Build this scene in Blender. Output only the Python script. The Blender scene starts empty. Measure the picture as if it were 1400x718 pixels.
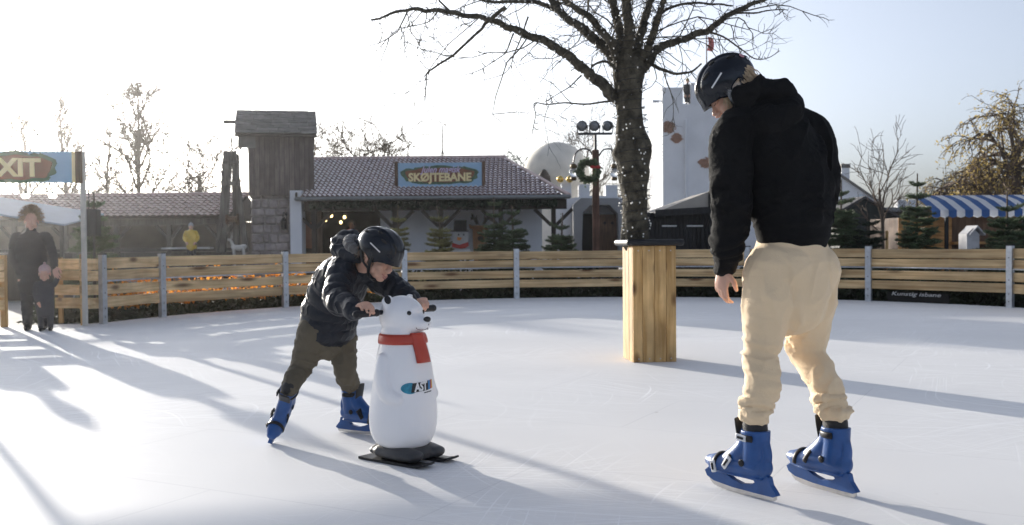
import bpy, bmesh, math, random
import numpy as np
from mathutils import Vector, Matrix, Euler
from mathutils.bvhtree import BVHTree

R = math.radians
scene = bpy.context.scene
C = scene.collection
random.seed(7)
rng = np.random.default_rng(7)

# ------------------------------------------------------------------ camera
CAM_H, FOC, PITCH, ROLL = 1.0, 1361.0, R(1.136), R(0.516)
cam_rot = (Matrix.Rotation(math.pi / 2 - PITCH, 3, 'X') @ Matrix.Rotation(-ROLL, 3, 'Z'))
cd = bpy.data.cameras.new('camera')
cam = bpy.data.objects.new('camera', cd)
C.objects.link(cam)
cam.location = (0, 0, CAM_H)
cam.rotation_euler = cam_rot.to_euler()
cd.sensor_width = 36.0
cd.lens = 36.0 * FOC / 1400.0
cd.clip_end = 3000
cd.clip_start = 0.05
cd.dof.use_dof = True
cd.dof.focus_distance = 4.45
cd.dof.aperture_fstop = 5.6
scene.camera = cam

# ------------------------------------------------------------------ sky, sun, exposure
SUN_AZ, SUN_EL = 34.2, 10.0           # degrees left of the view axis, above the horizon
sun_dir = Vector((-math.sin(R(SUN_AZ)) * math.cos(R(SUN_EL)), math.cos(R(SUN_AZ)) * math.cos(R(SUN_EL)), math.sin(R(SUN_EL))))
world = bpy.data.worlds.new('World')
scene.world = world
world.use_nodes = True
wn = world.node_tree.nodes
sky = wn.new('ShaderNodeTexSky')
sky.sky_type = 'NISHITA'
sky.sun_disc = False
sky.sun_elevation = R(SUN_EL)
sky.sun_rotation = R(-SUN_AZ)
sky.air_density = 0.65
sky.dust_density = 3.5
sky.ozone_density = 3.0
bg = wn['Background']
bg.inputs['Strength'].default_value = 0.13
whs = wn.new('ShaderNodeHueSaturation')       # colour desaturated evenly: a paler sky all round
whs.inputs['Saturation'].default_value = 0.5
world.node_tree.links.new(sky.outputs[0], whs.inputs['Color'])
world.node_tree.links.new(whs.outputs[0], bg.inputs[0])
sd = bpy.data.lights.new('sun', 'SUN')
sd.energy = 3.4
sd.angle = R(0.5)
sd.color = (1.0, 0.93, 0.83)
sun = bpy.data.objects.new('sun', sd)
C.objects.link(sun)
sun.rotation_euler = (-sun_dir).to_track_quat('-Z', 'Y').to_euler()
scene.view_settings.view_transform = 'Standard'
scene.view_settings.look = 'None'
scene.view_settings.gamma = 1.0
scene.view_settings.use_curve_mapping = False
scene.view_settings.exposure = 1.10
scene.cycles.max_bounces = 6
scene.cycles.transparent_max_bounces = 12
scene.cycles.use_denoising = True


# ------------------------------------------------------------------ helpers: picture <-> place
def ray(px, py):
    return cam_rot @ Vector(((px - 700) / FOC, -(py - 359) / FOC, -1.0))


def P(px, py, D):
    d = ray(px, py)
    return Vector((0, 0, CAM_H)) + d * (D / d.y)


def G(px, py, z=0.0):
    d = ray(px, py)
    return Vector((0, 0, CAM_H)) + d * ((z - CAM_H) / d.z)


def hz(px, py, D):
    """height of a picture row at distance D"""
    return P(px, py, D).z


# ------------------------------------------------------------------ helpers: materials
MATS = {}


def nodes_of(m):
    m.use_nodes = True
    nt = m.node_tree
    return nt, nt.nodes, nt.links, nt.nodes['Principled BSDF']


def mat(name, col, rough=0.6, metal=0.0, var=0.15, vscale=6.0, bump=0.0, bscale=40.0, bdist=0.01, spec=0.5, coat=0.0,
        trans=0.0, emit=None, estr=0.0, stretch=None, rand=0.0, sheen=0.0, sss=0.0, alpha=1.0, transmission=0.0):
    if name in MATS:
        return MATS[name]
    m = bpy.data.materials.new(name)
    nt, N, L, b = nodes_of(m)
    col = np.array(col, float)
    tc = N.new('ShaderNodeTexCoord')
    mp = N.new('ShaderNodeMapping')
    if stretch:
        mp.inputs['Scale'].default_value = stretch
    L.new(tc.outputs['Object'], mp.inputs['Vector'])
    nz = N.new('ShaderNodeTexNoise')
    nz.inputs['Scale'].default_value = vscale
    nz.inputs['Detail'].default_value = 6
    L.new(mp.outputs[0], nz.inputs['Vector'])
    rp = N.new('ShaderNodeValToRGB')
    lo, hi = np.clip(col * (1 - var), 0, 1), np.clip(col * (1 + var), 0, 1)
    rp.color_ramp.elements[0].position = 0.3
    rp.color_ramp.elements[1].position = 0.7
    rp.color_ramp.elements[0].color = (*lo, 1)
    rp.color_ramp.elements[1].color = (*hi, 1)
    L.new(nz.outputs['Fac'], rp.inputs[0])
    out = rp.outputs[0]
    if rand:
        oi = N.new('ShaderNodeObjectInfo')
        hs = N.new('ShaderNodeHueSaturation')
        mr = N.new('ShaderNodeMapRange')
        mr.inputs['To Min'].default_value = 1 - rand
        mr.inputs['To Max'].default_value = 1 + rand
        L.new(oi.outputs['Random'], mr.inputs['Value'])
        L.new(mr.outputs[0], hs.inputs['Value'])
        L.new(out, hs.inputs['Color'])
        out = hs.outputs[0]
    L.new(out, b.inputs['Base Color'])
    b.inputs['Roughness'].default_value = rough
    b.inputs['Metallic'].default_value = metal
    b.inputs['Specular IOR Level'].default_value = spec
    b.inputs['Coat Weight'].default_value = coat
    b.inputs['Coat Roughness'].default_value = 0.08
    b.inputs['Alpha'].default_value = alpha
    b.inputs['Transmission Weight'].default_value = transmission
    if sheen:
        b.inputs['Sheen Weight'].default_value = sheen
        b.inputs['Sheen Roughness'].default_value = 0.5
    if sss:
        b.inputs['Subsurface Weight'].default_value = sss
        b.inputs['Subsurface Radius'].default_value = (0.02, 0.008, 0.004)
        b.inputs['Subsurface Scale'].default_value = 0.5
    if emit is not None:
        b.inputs['Emission Color'].default_value = (*emit, 1)
        b.inputs['Emission Strength'].default_value = estr
    if bump:
        n2 = N.new('ShaderNodeTexNoise')
        n2.inputs['Scale'].default_value = bscale
        n2.inputs['Detail'].default_value = 5
        L.new(mp.outputs[0], n2.inputs['Vector'])
        bp = N.new('ShaderNodeBump')
        bp.inputs['Strength'].default_value = bump
        bp.inputs['Distance'].default_value = bdist
        L.new(n2.outputs['Fac'], bp.inputs['Height'])
        L.new(bp.outputs[0], b.inputs['Normal'])
    if trans:
        tr = N.new('ShaderNodeBsdfTranslucent')
        L.new(out, tr.inputs['Color'])
        mx = N.new('ShaderNodeMixShader')
        mx.inputs[0].default_value = trans
        L.new(b.outputs[0], mx.inputs[1])
        L.new(tr.outputs[0], mx.inputs[2])
        L.new(mx.outputs[0], N['Material Output'].inputs[0])
    MATS[name] = m
    return m


def wood(name, light, dark, axis=0, knots=True, grain=14.0, rough=0.65, rand=0.18, ks=(2.6, 5.5)):
    """sawn board: grain along one object axis, knots, every board shifted by its own random number"""
    m = bpy.data.materials.new(name)
    nt, N, L, b = nodes_of(m)
    tc = N.new('ShaderNodeTexCoord')
    oi = N.new('ShaderNodeObjectInfo')
    mul = N.new('ShaderNodeMath'); mul.operation = 'MULTIPLY'; mul.inputs[1].default_value = 37.0
    L.new(oi.outputs['Random'], mul.inputs[0])
    add = N.new('ShaderNodeVectorMath'); add.operation = 'ADD'
    L.new(tc.outputs['Object'], add.inputs[0])
    L.new(mul.outputs[0], add.inputs[1])
    s = [grain, grain, grain]
    s[axis] = grain * 0.07
    mp = N.new('ShaderNodeMapping'); mp.inputs['Scale'].default_value = s
    L.new(add.outputs[0], mp.inputs[0])
    nz = N.new('ShaderNodeTexNoise')
    nz.inputs['Scale'].default_value = 2.0; nz.inputs['Detail'].default_value = 8; nz.inputs['Distortion'].default_value = 0.5
    L.new(mp.outputs[0], nz.inputs['Vector'])
    rp = N.new('ShaderNodeValToRGB')
    rp.color_ramp.elements[0].position = 0.36; rp.color_ramp.elements[0].color = (*dark, 1)
    rp.color_ramp.elements[1].position = 0.62; rp.color_ramp.elements[1].color = (*light, 1)
    L.new(nz.outputs['Fac'], rp.inputs[0])
    out = rp.outputs[0]
    # broad weather stains
    n3 = N.new('ShaderNodeTexNoise'); n3.inputs['Scale'].default_value = 2.5; n3.inputs['Detail'].default_value = 4
    L.new(add.outputs[0], n3.inputs['Vector'])
    mr3 = N.new('ShaderNodeMapRange'); mr3.inputs['From Min'].default_value = .35; mr3.inputs['From Max'].default_value = .7
    mr3.inputs['To Min'].default_value = .62; mr3.inputs['To Max'].default_value = 1.10
    L.new(n3.outputs['Fac'], mr3.inputs['Value'])
    mrr = N.new('ShaderNodeMapRange'); mrr.inputs['To Min'].default_value = 1 - rand; mrr.inputs['To Max'].default_value = 1 + rand
    L.new(oi.outputs['Random'], mrr.inputs['Value'])
    mm = N.new('ShaderNodeMath'); mm.operation = 'MULTIPLY'
    L.new(mr3.outputs[0], mm.inputs[0]); L.new(mrr.outputs[0], mm.inputs[1])
    hs = N.new('ShaderNodeHueSaturation')
    L.new(mm.outputs[0], hs.inputs['Value']); L.new(out, hs.inputs['Color'])
    out = hs.outputs[0]
    if knots:
        k = [ks[1]] * 3
        k[axis] = ks[0]
        mk = N.new('ShaderNodeMapping'); mk.inputs['Scale'].default_value = k
        L.new(add.outputs[0], mk.inputs[0])
        vo = N.new('ShaderNodeTexVoronoi'); vo.inputs['Scale'].default_value = 1.0
        L.new(mk.outputs[0], vo.inputs['Vector'])
        kr = N.new('ShaderNodeValToRGB')
        kr.color_ramp.elements[0].position = 0.09; kr.color_ramp.elements[0].color = (1, 1, 1, 1)
        kr.color_ramp.elements[1].position = 0.24; kr.color_ramp.elements[1].color = (0, 0, 0, 1)
        L.new(vo.outputs['Distance'], kr.inputs[0])
        mx = N.new('ShaderNodeMixRGB'); mx.inputs[2].default_value = (dark[0] * .28, dark[1] * .22, dark[2] * .2, 1)
        L.new(kr.outputs[0], mx.inputs[0]); L.new(out, mx.inputs[1])
        out = mx.outputs[0]
    L.new(out, b.inputs['Base Color'])
    b.inputs['Roughness'].default_value = rough
    b.inputs['Specular IOR Level'].default_value = 0.3
    bp = N.new('ShaderNodeBump'); bp.inputs['Strength'].default_value = 0.35; bp.inputs['Distance'].default_value = 0.004
    L.new(nz.outputs['Fac'], bp.inputs['Height']); L.new(bp.outputs[0], b.inputs['Normal'])
    MATS[name] = m
    return m


# ------------------------------------------------------------------ helpers: meshes (verts array, faces list)
def to_mesh(name, V, F, smooth=False):
    me = bpy.data.meshes.new(name)
    V = np.asarray(V, float)
    if isinstance(F, np.ndarray):
        n, k = F.shape
        me.vertices.add(len(V)); me.vertices.foreach_set('co', V.ravel())
        me.loops.add(n * k); me.loops.foreach_set('vertex_index', F.ravel().astype(np.int32))
        me.polygons.add(n)
        me.polygons.foreach_set('loop_start', np.arange(0, n * k, k, dtype=np.int32))
        me.update(calc_edges=True)
        me.validate()
    else:
        me.from_pydata([tuple(v) for v in V], [], [tuple(f) for f in F])
    if smooth:
        me.polygons.foreach_set('use_smooth', np.ones(len(me.polygons), bool))
    me.update()
    return me


def join(ms):
    Vs, Fs, o = [], [], 0
    for V, F in ms:
        V = np.asarray(V, float)
        Vs.append(V)
        Fs.extend([tuple(int(i) + o for i in f) for f in F])
        o += len(V)
    return np.vstack(Vs), Fs


def tr(m, M):
    V, F = m
    M = np.array(M)
    return np.asarray(V) @ M[:3, :3].T + M[:3, 3], F


def shift(m, d):
    return np.asarray(m[0]) + np.array(d, float), m[1]


def rotz(m, a):
    return tr(m, Matrix.Rotation(a, 4, 'Z'))


def box(cx, cy, cz, sx, sy, sz):
    V = np.array([[x, y, z] for z in (-.5, .5) for y in (-.5, .5) for x in (-.5, .5)]) * (sx, sy, sz) + (cx, cy, cz)
    F = [(0, 2, 3, 1), (4, 5, 7, 6), (0, 1, 5, 4), (2, 6, 7, 3), (0, 4, 6, 2), (1, 3, 7, 5)]
    return V, F


def bbox_(sx, sy, sz, b=0.004, seg=1, c=(0, 0, 0)):
    """box with its edges rounded off"""
    bm = bmesh.new()
    bmesh.ops.create_cube(bm, size=1)
    bmesh.ops.scale(bm, vec=(sx, sy, sz), verts=bm.verts)
    bmesh.ops.bevel(bm, geom=list(bm.edges), offset=b, segments=seg, affect='EDGES', profile=0.5)
    V = np.array([v.co[:] for v in bm.verts]) + np.array(c)
    F = [tuple(v.index for v in f.verts) for f in bm.faces]
    bm.free()
    return V, F


def beam(a, b, w, h, bev=0.0, up=(0, 0, 1)):
    """squared bar from a to b"""
    a, b = Vector(a), Vector(b)
    d = b - a
    x = d.normalized()
    u = Vector(up)
    if abs(x.dot(u)) > .98:
        u = Vector((0, 1, 0))
    y = u.cross(x).normalized()
    z = x.cross(y)
    m = bbox_(d.length, w, h, bev) if bev else box(0, 0, 0, d.length, w, h)
    M = Matrix.Identity(4)
    for i in range(3):
        M[i][0], M[i][1], M[i][2], M[i][3] = x[i], y[i], z[i], (a[i] + b[i]) / 2
    return tr(m, M)


def prism(poly, d0, d1, plane='xz'):
    """polygon in a plane pulled from d0 to d1 along the third axis"""
    n = len(poly)
    V = []
    for d in (d0, d1):
        for (p, q) in poly:
            V.append((p, d, q) if plane == 'xz' else ((p, q, d) if plane == 'xy' else (d, p, q)))
    F = [tuple(range(n))[::-1], tuple(range(n, 2 * n))]
    F += [(i, (i + 1) % n, n + (i + 1) % n, n + i) for i in range(n)]
    return np.array(V, float), F


def lathe(prof, n=24, c=(0, 0, 0)):
    V, F = [], []
    for r, z in prof:
        for i in range(n):
            a = 2 * math.pi * i / n
            V.append((r * math.cos(a) + c[0], r * math.sin(a) + c[1], z + c[2]))
    m = len(prof)
    for j in range(m - 1):
        for i in range(n):
            k = (i + 1) % n
            F.append((j * n + i, j * n + k, (j + 1) * n + k, (j + 1) * n + i))
    F.append(tuple(range(n))[::-1])
    F.append(tuple(range((m - 1) * n, m * n)))
    return np.array(V), F


def ellipsoid(c, r, axes=None, nu=20, nv=12):
    u = np.linspace(0, 2 * np.pi, nu, endpoint=False)
    v = np.linspace(0, np.pi, nv + 1)[1:-1]
    uu, vv = np.meshgrid(u, v)
    S = np.stack([np.cos(uu) * np.sin(vv), np.sin(uu) * np.sin(vv), np.cos(vv)], -1).reshape(-1, 3)
    S = np.vstack([S, [[0, 0, 1], [0, 0, -1]]]) * np.array(r, float)
    if axes is not None:
        S = S @ np.array([tuple(a) for a in axes])
    S = S + np.array(tuple(c))
    F = []
    m = nv - 1
    for j in range(m - 1):
        for i in range(nu):
            k = (i + 1) % nu
            F.append((j * nu + i, (j + 1) * nu + i, (j + 1) * nu + k, j * nu + k))
    t, bt = m * nu, m * nu + 1
    for i in range(nu):
        k = (i + 1) % nu
        F.append((t, i, k))
        F.append((bt, (m - 1) * nu + k, (m - 1) * nu + i))
    return S, F


def spline(pts, n):
    """Catmull-Rom through rows of any width"""
    p = np.array([tuple(q) for q in pts], float)
    if len(p) == 2:
        t = np.linspace(0, 1, n)[:, None]
        return p[0] * (1 - t) + p[1] * t
    e = np.vstack([2 * p[0] - p[1], p, 2 * p[-1] - p[-2]])
    t = np.linspace(0, len(p) - 1 - 1e-9, n)
    i = t.astype(int)
    f = (t - i)[:, None]
    a, b, c, d = e[i], e[i + 1], e[i + 2], e[i + 3]
    return 0.5 * (2 * b + (c - a) * f + (2 * a - 5 * b + 4 * c - d) * f ** 2 + (3 * b - a - 3 * c + d) * f ** 3)


def tube(pts, rad, n=20, m=None, ref=(0, 0, 1), disp=None, cap=3, smooth=True):
    """tapered tube through pts; rad: r or (ra, rb), ra along ref made square to the path; rounded ends; disp(t, angle) metres"""
    rad = [(r, r) if not isinstance(r, (tuple, list)) else r for r in rad]
    rows = [tuple(p) + tuple(r) for p, r in zip(pts, rad)]
    m = m or max(6, 6 * (len(pts) - 1))
    S = spline(rows, m) if smooth else np.array(rows, float)
    m = len(S)
    c, ra, rb = S[:, :3], np.maximum(S[:, 3], 1e-4), np.maximum(S[:, 4], 1e-4)
    T = np.gradient(c, axis=0)
    T /= np.linalg.norm(T, axis=1)[:, None] + 1e-12
    ref = np.array(ref, float)
    A = ref - (T @ ref)[:, None] * T
    bad = np.linalg.norm(A, axis=1) < 1e-3
    A[bad] = np.array([1, 0.01, 0.0])
    A /= np.linalg.norm(A, axis=1)[:, None]
    B = np.cross(T, A)
    th = np.linspace(0, 2 * np.pi, n, endpoint=False)
    ct, st = np.cos(th), np.sin(th)
    rings = []

    def ring(i, off, sc, t):
        ra_, rb_ = ra[i] * sc, rb[i] * sc
        if disp is not None:
            d = disp(t, th) * sc
            ra_, rb_ = ra_ + d, rb_ + d
        return c[i] + T[i] * off + A[i] * (ct * ra_)[:, None] + B[i] * (st * rb_)[:, None]
    if cap:
        for k in range(cap, 0, -1):
            a = k / cap * 1.45
            rings.append(ring(0, -min(ra[0], rb[0]) * math.sin(a), math.cos(a), 0.0))
    for i in range(m):
        rings.append(ring(i, 0, 1.0, i / (m - 1)))
    if cap:
        for k in range(1, cap + 1):
            a = k / cap * 1.45
            rings.append(ring(m - 1, min(ra[-1], rb[-1]) * math.sin(a), math.cos(a), 1.0))
    V = np.vstack(rings)
    q = len(rings)
    F = []
    for j in range(q - 1):
        for i in range(n):
            k = (i + 1) % n
            F.append((j * n + i, j * n + k, (j + 1) * n + k, (j + 1) * n + i))
    F.append(tuple(range(n))[::-1])
    F.append(tuple(range((q - 1) * n, q * n)))
    return V, F


def remesh(parts, voxel, smooth=4, fac=0.5):
    """weld overlapping closed pieces into one continuous skin"""
    V, F = join(parts)
    me = to_mesh('tmp', V, F)
    o = bpy.data.objects.new('tmp', me)
    C.objects.link(o)
    md = o.modifiers.new('r', 'REMESH'); md.mode = 'VOXEL'; md.voxel_size = voxel; md.adaptivity = 0
    if smooth:
        ms = o.modifiers.new('s', 'SMOOTH'); ms.factor = fac; ms.iterations = smooth
    dg = bpy.context.evaluated_depsgraph_get()
    ev = o.evaluated_get(dg)
    em = ev.to_mesh()
    nV = np.empty(len(em.vertices) * 3); em.vertices.foreach_get('co', nV)
    n = len(em.polygons)
    lt = np.empty(n, np.int32); em.polygons.foreach_get('loop_total', lt)
    li = np.empty(len(em.loops), np.int32); em.loops.foreach_get('vertex_index', li)
    ev.to_mesh_clear()
    bpy.data.objects.remove(o)
    bpy.data.meshes.remove(me)
    nV = nV.reshape(-1, 3)
    if (lt == 4).all():
        return nV, li.reshape(-1, 4)
    out, k = [], 0
    for t in lt:
        out.append(tuple(li[k:k + t])); k += t
    return nV, out


def vnormals(V, F):
    F = np.asarray(F)
    n = np.cross(V[F[:, 2]] - V[F[:, 0]], V[F[:, 3]] - V[F[:, 1]])
    N = np.zeros_like(V)
    for k in range(4):
        np.add.at(N, F[:, k], n)
    return N / (np.linalg.norm(N, axis=1)[:, None] + 1e-12)


def snoise(p, freq, seed, k=10):
    """soft random field: sines in random directions"""
    r = np.random.default_rng(seed)
    s = np.zeros(len(p))
    for _ in range(k):
        d = r.normal(size=3)
        d *= freq * r.uniform(.6, 1.5) / np.linalg.norm(d)
        s += np.sin(p @ d + r.uniform(0, 6.28))
    return s / math.sqrt(k)


def folds(m, amp, freq, seed, stretch=(1, 1, 1), sharp=1.5):
    """cloth creases pushed out along the normal"""
    V, F = m
    N = vnormals(V, F)
    q = V * np.array(stretch)
    w = q + 0.03 * np.stack([snoise(q, freq * .4, seed + 9), snoise(q, freq * .4, seed + 10), snoise(q, freq * .4, seed + 11)], 1)
    a = snoise(w, freq, seed)
    a = np.sign(a) * np.abs(a) ** sharp
    return V + N * (amp * a)[:, None], F


def creases(m, amp, freq, seed, stretch=(1, 1, 1), weight=None, p=3.0):
    """thin ridges where cloth buckles: sharp crests of a warped random field"""
    V, F = m
    N = vnormals(V, F)
    q = V * np.array(stretch)
    q = q + .35 / freq * np.stack([snoise(q, freq * .6, seed + 5), snoise(q, freq * .6, seed + 6), snoise(q, freq * .6, seed + 7)], 1)
    a = np.clip(1 - np.abs(snoise(q, freq, seed)) * .9, 0, 1) ** p
    a = a * (.55 + .45 * snoise(V, freq * .35, seed + 3))
    w = 1.0 if weight is None else weight(V)
    return V + N * (amp * w * a)[:, None], F


# ------------------------------------------------------------------ helpers: objects
def link(o, parent=None):
    C.objects.link(o)
    if parent is not None:
        o.parent = parent
    return o


def obj(name, m, material, parent=None, smooth=False, local=False):
    """one mesh object; geometry given in world space unless local"""
    me = m if isinstance(m, bpy.types.Mesh) else to_mesh(name, m[0], m[1], smooth)
    if not me.materials:
        me.materials.append(material)
    o = bpy.data.objects.new(name, me)
    link(o, parent)
    if parent is not None and not local:
        o.matrix_parent_inverse = root_matrix(parent).inverted()
    return o


def root_matrix(o):
    M = o.matrix_basis.copy()
    if o.parent is not None:
        M = root_matrix(o.parent) @ o.matrix_parent_inverse @ M
    return M


def tag(o, label=None, cat=None, group=None, kind=None):
    if label: o['label'] = label
    if cat: o['category'] = cat
    if group: o['group'] = group
    if kind: o['kind'] = kind
    return o


def thing(name, label, cat, loc=(0, 0, 0), rz=0.0, group=None, kind=None):
    o = bpy.data.objects.new(name, None)
    C.objects.link(o)
    o.empty_display_size = 0.1
    o.location = loc
    o.rotation_euler = (0, 0, rz)
    return tag(o, label, cat, group, kind)


def place(name, me, material, parent, M):
    """a piece that shares its mesh, put at world matrix M"""
    o = bpy.data.objects.new(name, me)
    if not me.materials:
        me.materials.append(material)
    link(o, parent)
    o.matrix_basis = (root_matrix(parent).inverted() @ M) if parent is not None else M
    return o


def frame(x, y, z, t):
    M = Matrix.Identity(4)
    for i in range(3):
        M[i][0], M[i][1], M[i][2], M[i][3] = x[i], y[i], z[i], t[i]
    return M


def text_mesh(body, size, extrude=0.004, offset=0.0, shear=0.0, width=None):
    cu = bpy.data.curves.new('t', 'FONT')
    cu.body = body; cu.size = size; cu.extrude = extrude; cu.offset = offset; cu.shear = shear
    cu.align_x = 'CENTER'; cu.align_y = 'CENTER'; cu.resolution_u = 3
    o = bpy.data.objects.new('t', cu)
    C.objects.link(o)
    dg = bpy.context.evaluated_depsgraph_get()
    ev = o.evaluated_get(dg)
    em = ev.to_mesh()
    V = np.array([v.co[:] for v in em.vertices]); F = [tuple(p.vertices) for p in em.polygons]
    ev.to_mesh_clear()
    bpy.data.objects.remove(o)
    bpy.data.curves.remove(cu)
    c = (V.min(0) + V.max(0)) / 2
    V[:, :2] -= c[:2]
    if width:
        V[:, 0] *= width / (V[:, 0].max() - V[:, 0].min())
    return V, F


class Tubes:
    """many thin tapered sticks gathered into one crown"""
    def __init__(self):
        self.V, self.F, self.n = [], [], 0

    def add(self, pts, r0, r1, k=5, power=1.0, rough=0.0):
        p = np.asarray(pts, float)
        m = len(p)
        T = np.gradient(p, axis=0)
        T /= np.linalg.norm(T, axis=1)[:, None] + 1e-9
        ref = np.array([0.3, 0.2, 1.0]) if abs(T[0, 2]) < .8 else np.array([1.0, .3, 0])
        A = np.cross(T, ref); A /= np.linalg.norm(A, axis=1)[:, None] + 1e-9
        B = np.cross(T, A)
        th = np.linspace(0, 2 * np.pi, k, endpoint=False)
        r = (r0 + (r1 - r0) * np.linspace(0, 1, m) ** power)[:, None, None]
        if rough:
            r = r * (1 + rough * np.random.default_rng(len(self.V)).normal(size=(m, k)))[:, :, None]
        ring = p[:, None, :] + r * (A[:, None, :] * np.cos(th)[None, :, None] + B[:, None, :] * np.sin(th)[None, :, None])
        self.V.append(ring.reshape(-1, 3))
        i = np.arange(k); j = np.arange(m - 1)
        a = (j[:, None] * k + i[None, :]); b = (j[:, None] * k + (i + 1)[None, :] % k)
        f = np.stack([a, b, b + k, a + k], -1).reshape(-1, 4) + self.n
        self.F.append(f)
        self.n += m * k

    def mesh(self):
        return np.vstack(self.V), np.vstack(self.F)


def leaves(centers, size, seed=0, aspect=1.6, up=0.0):
    """one quad per leaf, turned every way"""
    r = np.random.default_rng(seed)
    c = np.asarray(centers)
    n = len(c)
    a = r.normal(size=(n, 3)); a /= np.linalg.norm(a, axis=1)[:, None]
    b = np.cross(a, r.normal(size=(n, 3))); b /= np.linalg.norm(b, axis=1)[:, None]
    s = size * r.uniform(.6, 1.4, (n, 1))
    V = np.stack([c - a * s * aspect / 2, c + b * s / 2, c + a * s * aspect / 2, c - b * s / 2], 1).reshape(-1, 3)
    F = np.arange(4 * n).reshape(n, 4)
    return V, F

# ================================================================== materials
M_pine = wood('pine_board', (.82, .59, .32), (.56, .35, .16), 0)
M_pine_v = wood('pine_board_upright', (.72, .47, .21), (.50, .29, .105), 2, grain=13, ks=(3.0, 6.5))
M_darkwood = wood('dark_stained_timber', (.060, .046, .036), (.034, .026, .020), 2, knots=False)
M_greytimber = wood('weathered_grey_timber', (.17, .155, .14), (.09, .08, .072), 2, knots=False)
M_browntimber = wood('brown_timber', (.17, .10, .06), (.09, .05, .03), 2, knots=False)
M_orangewood = wood('orange_stall_board', (.62, .33, .12), (.48, .24, .08), 0, knots=False)
M_steel = mat('galvanised_steel', (.52, .54, .57), .42, .75, .18, 14, .1, 60)
M_darksteel = mat('dark_steel', (.03, .03, .034), .4, .6, .2, 20)
M_blackplastic = mat('black_plastic', (.014, .014, .016), .45, 0, .2, 20, .05, 90, spec=.3)
M_whitewall = mat('white_lime_render', (.74, .75, .77), .85, 0, .07, 1.2, .35, 12)
M_greywall = mat('grey_render', (.26, .26, .26), .85, 0, .12, 2, .3, 12)
M_stone = mat('granite_block', (.30, .26, .25), .85, 0, .3, 7, .6, 22, rand=.28)
M_mortar = mat('mortar', (.36, .33, .31), .9, 0, .12, 8, .4, 30)
M_tile = mat('red_clay_roof_tile', (.46, .32, .29), .30, 0, .22, 4, .15, 40, spec=.7)
M_tile2 = mat('sky_highlight_roof_tile', (.88, .83, .84), .22, 0, .12, 9, .15, 60, spec=1.0)  # crowns whitened: the sky's highlights on glossy tiles put into the colour
M_slate = mat('grey_wooden_shingle', (.16, .15, .14), .7, 0, .25, 5, .3, 20, rand=.2)
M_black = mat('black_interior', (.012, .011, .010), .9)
M_blackboard = wood('black_painted_board', (.022, .023, .026), (.012, .013, .015), 2, knots=False, rand=.25)
M_bark = mat('rough_bark', (.075, .066, .048), .9, 0, .6, 14, 1.0, 38, .03, spec=.25)
M_bark_thin = mat('twig_bark', (.075, .06, .048), .85, 0, .3, 8, spec=.25)
M_bark_far = mat('far_bark', (.13, .10, .078), .9, 0, .25, 3, spec=.2)
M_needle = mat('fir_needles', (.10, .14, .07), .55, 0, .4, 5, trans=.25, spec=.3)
M_needle_lit = mat('fir_needles_painted_sun', (.27, .26, .11), .55, 0, .35, 5, trans=.35, spec=.3)  # brighter, yellower copy of the needles with sunlight put into the colour
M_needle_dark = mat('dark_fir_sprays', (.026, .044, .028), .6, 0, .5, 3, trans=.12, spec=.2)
M_autumn = mat('amber_beech_leaf', (.62, .27, .04), .5, 0, .45, 9, trans=.7, spec=.3)
M_willowleaf = mat('yellow_willow_leaf', (.42, .32, .12), .5, 0, .35, 2, trans=.5, spec=.2)
M_leaf_dark = mat('dark_ground_leaf', (.03, .042, .024), .6, 0, .5, 4, trans=.2, spec=.25)
M_bulb = mat('white_fairy_bulb', (.8, .78, .72), .25)
M_warmlamp = mat('warm_lit_lamp', (.9, .7, .35), .3, emit=(1, .72, .3), estr=3)
M_glass = mat('lantern_glass', (.9, .9, .88), .05, transmission=.85, var=.02)
M_gold = mat('gilded_metal', (.75, .5, .12), .25, .9, .1, 10)
M_skin = mat('skin', (.62, .37, .27), .5, 0, .06, 20, .03, 220, spec=.35, sss=.12)


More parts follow.
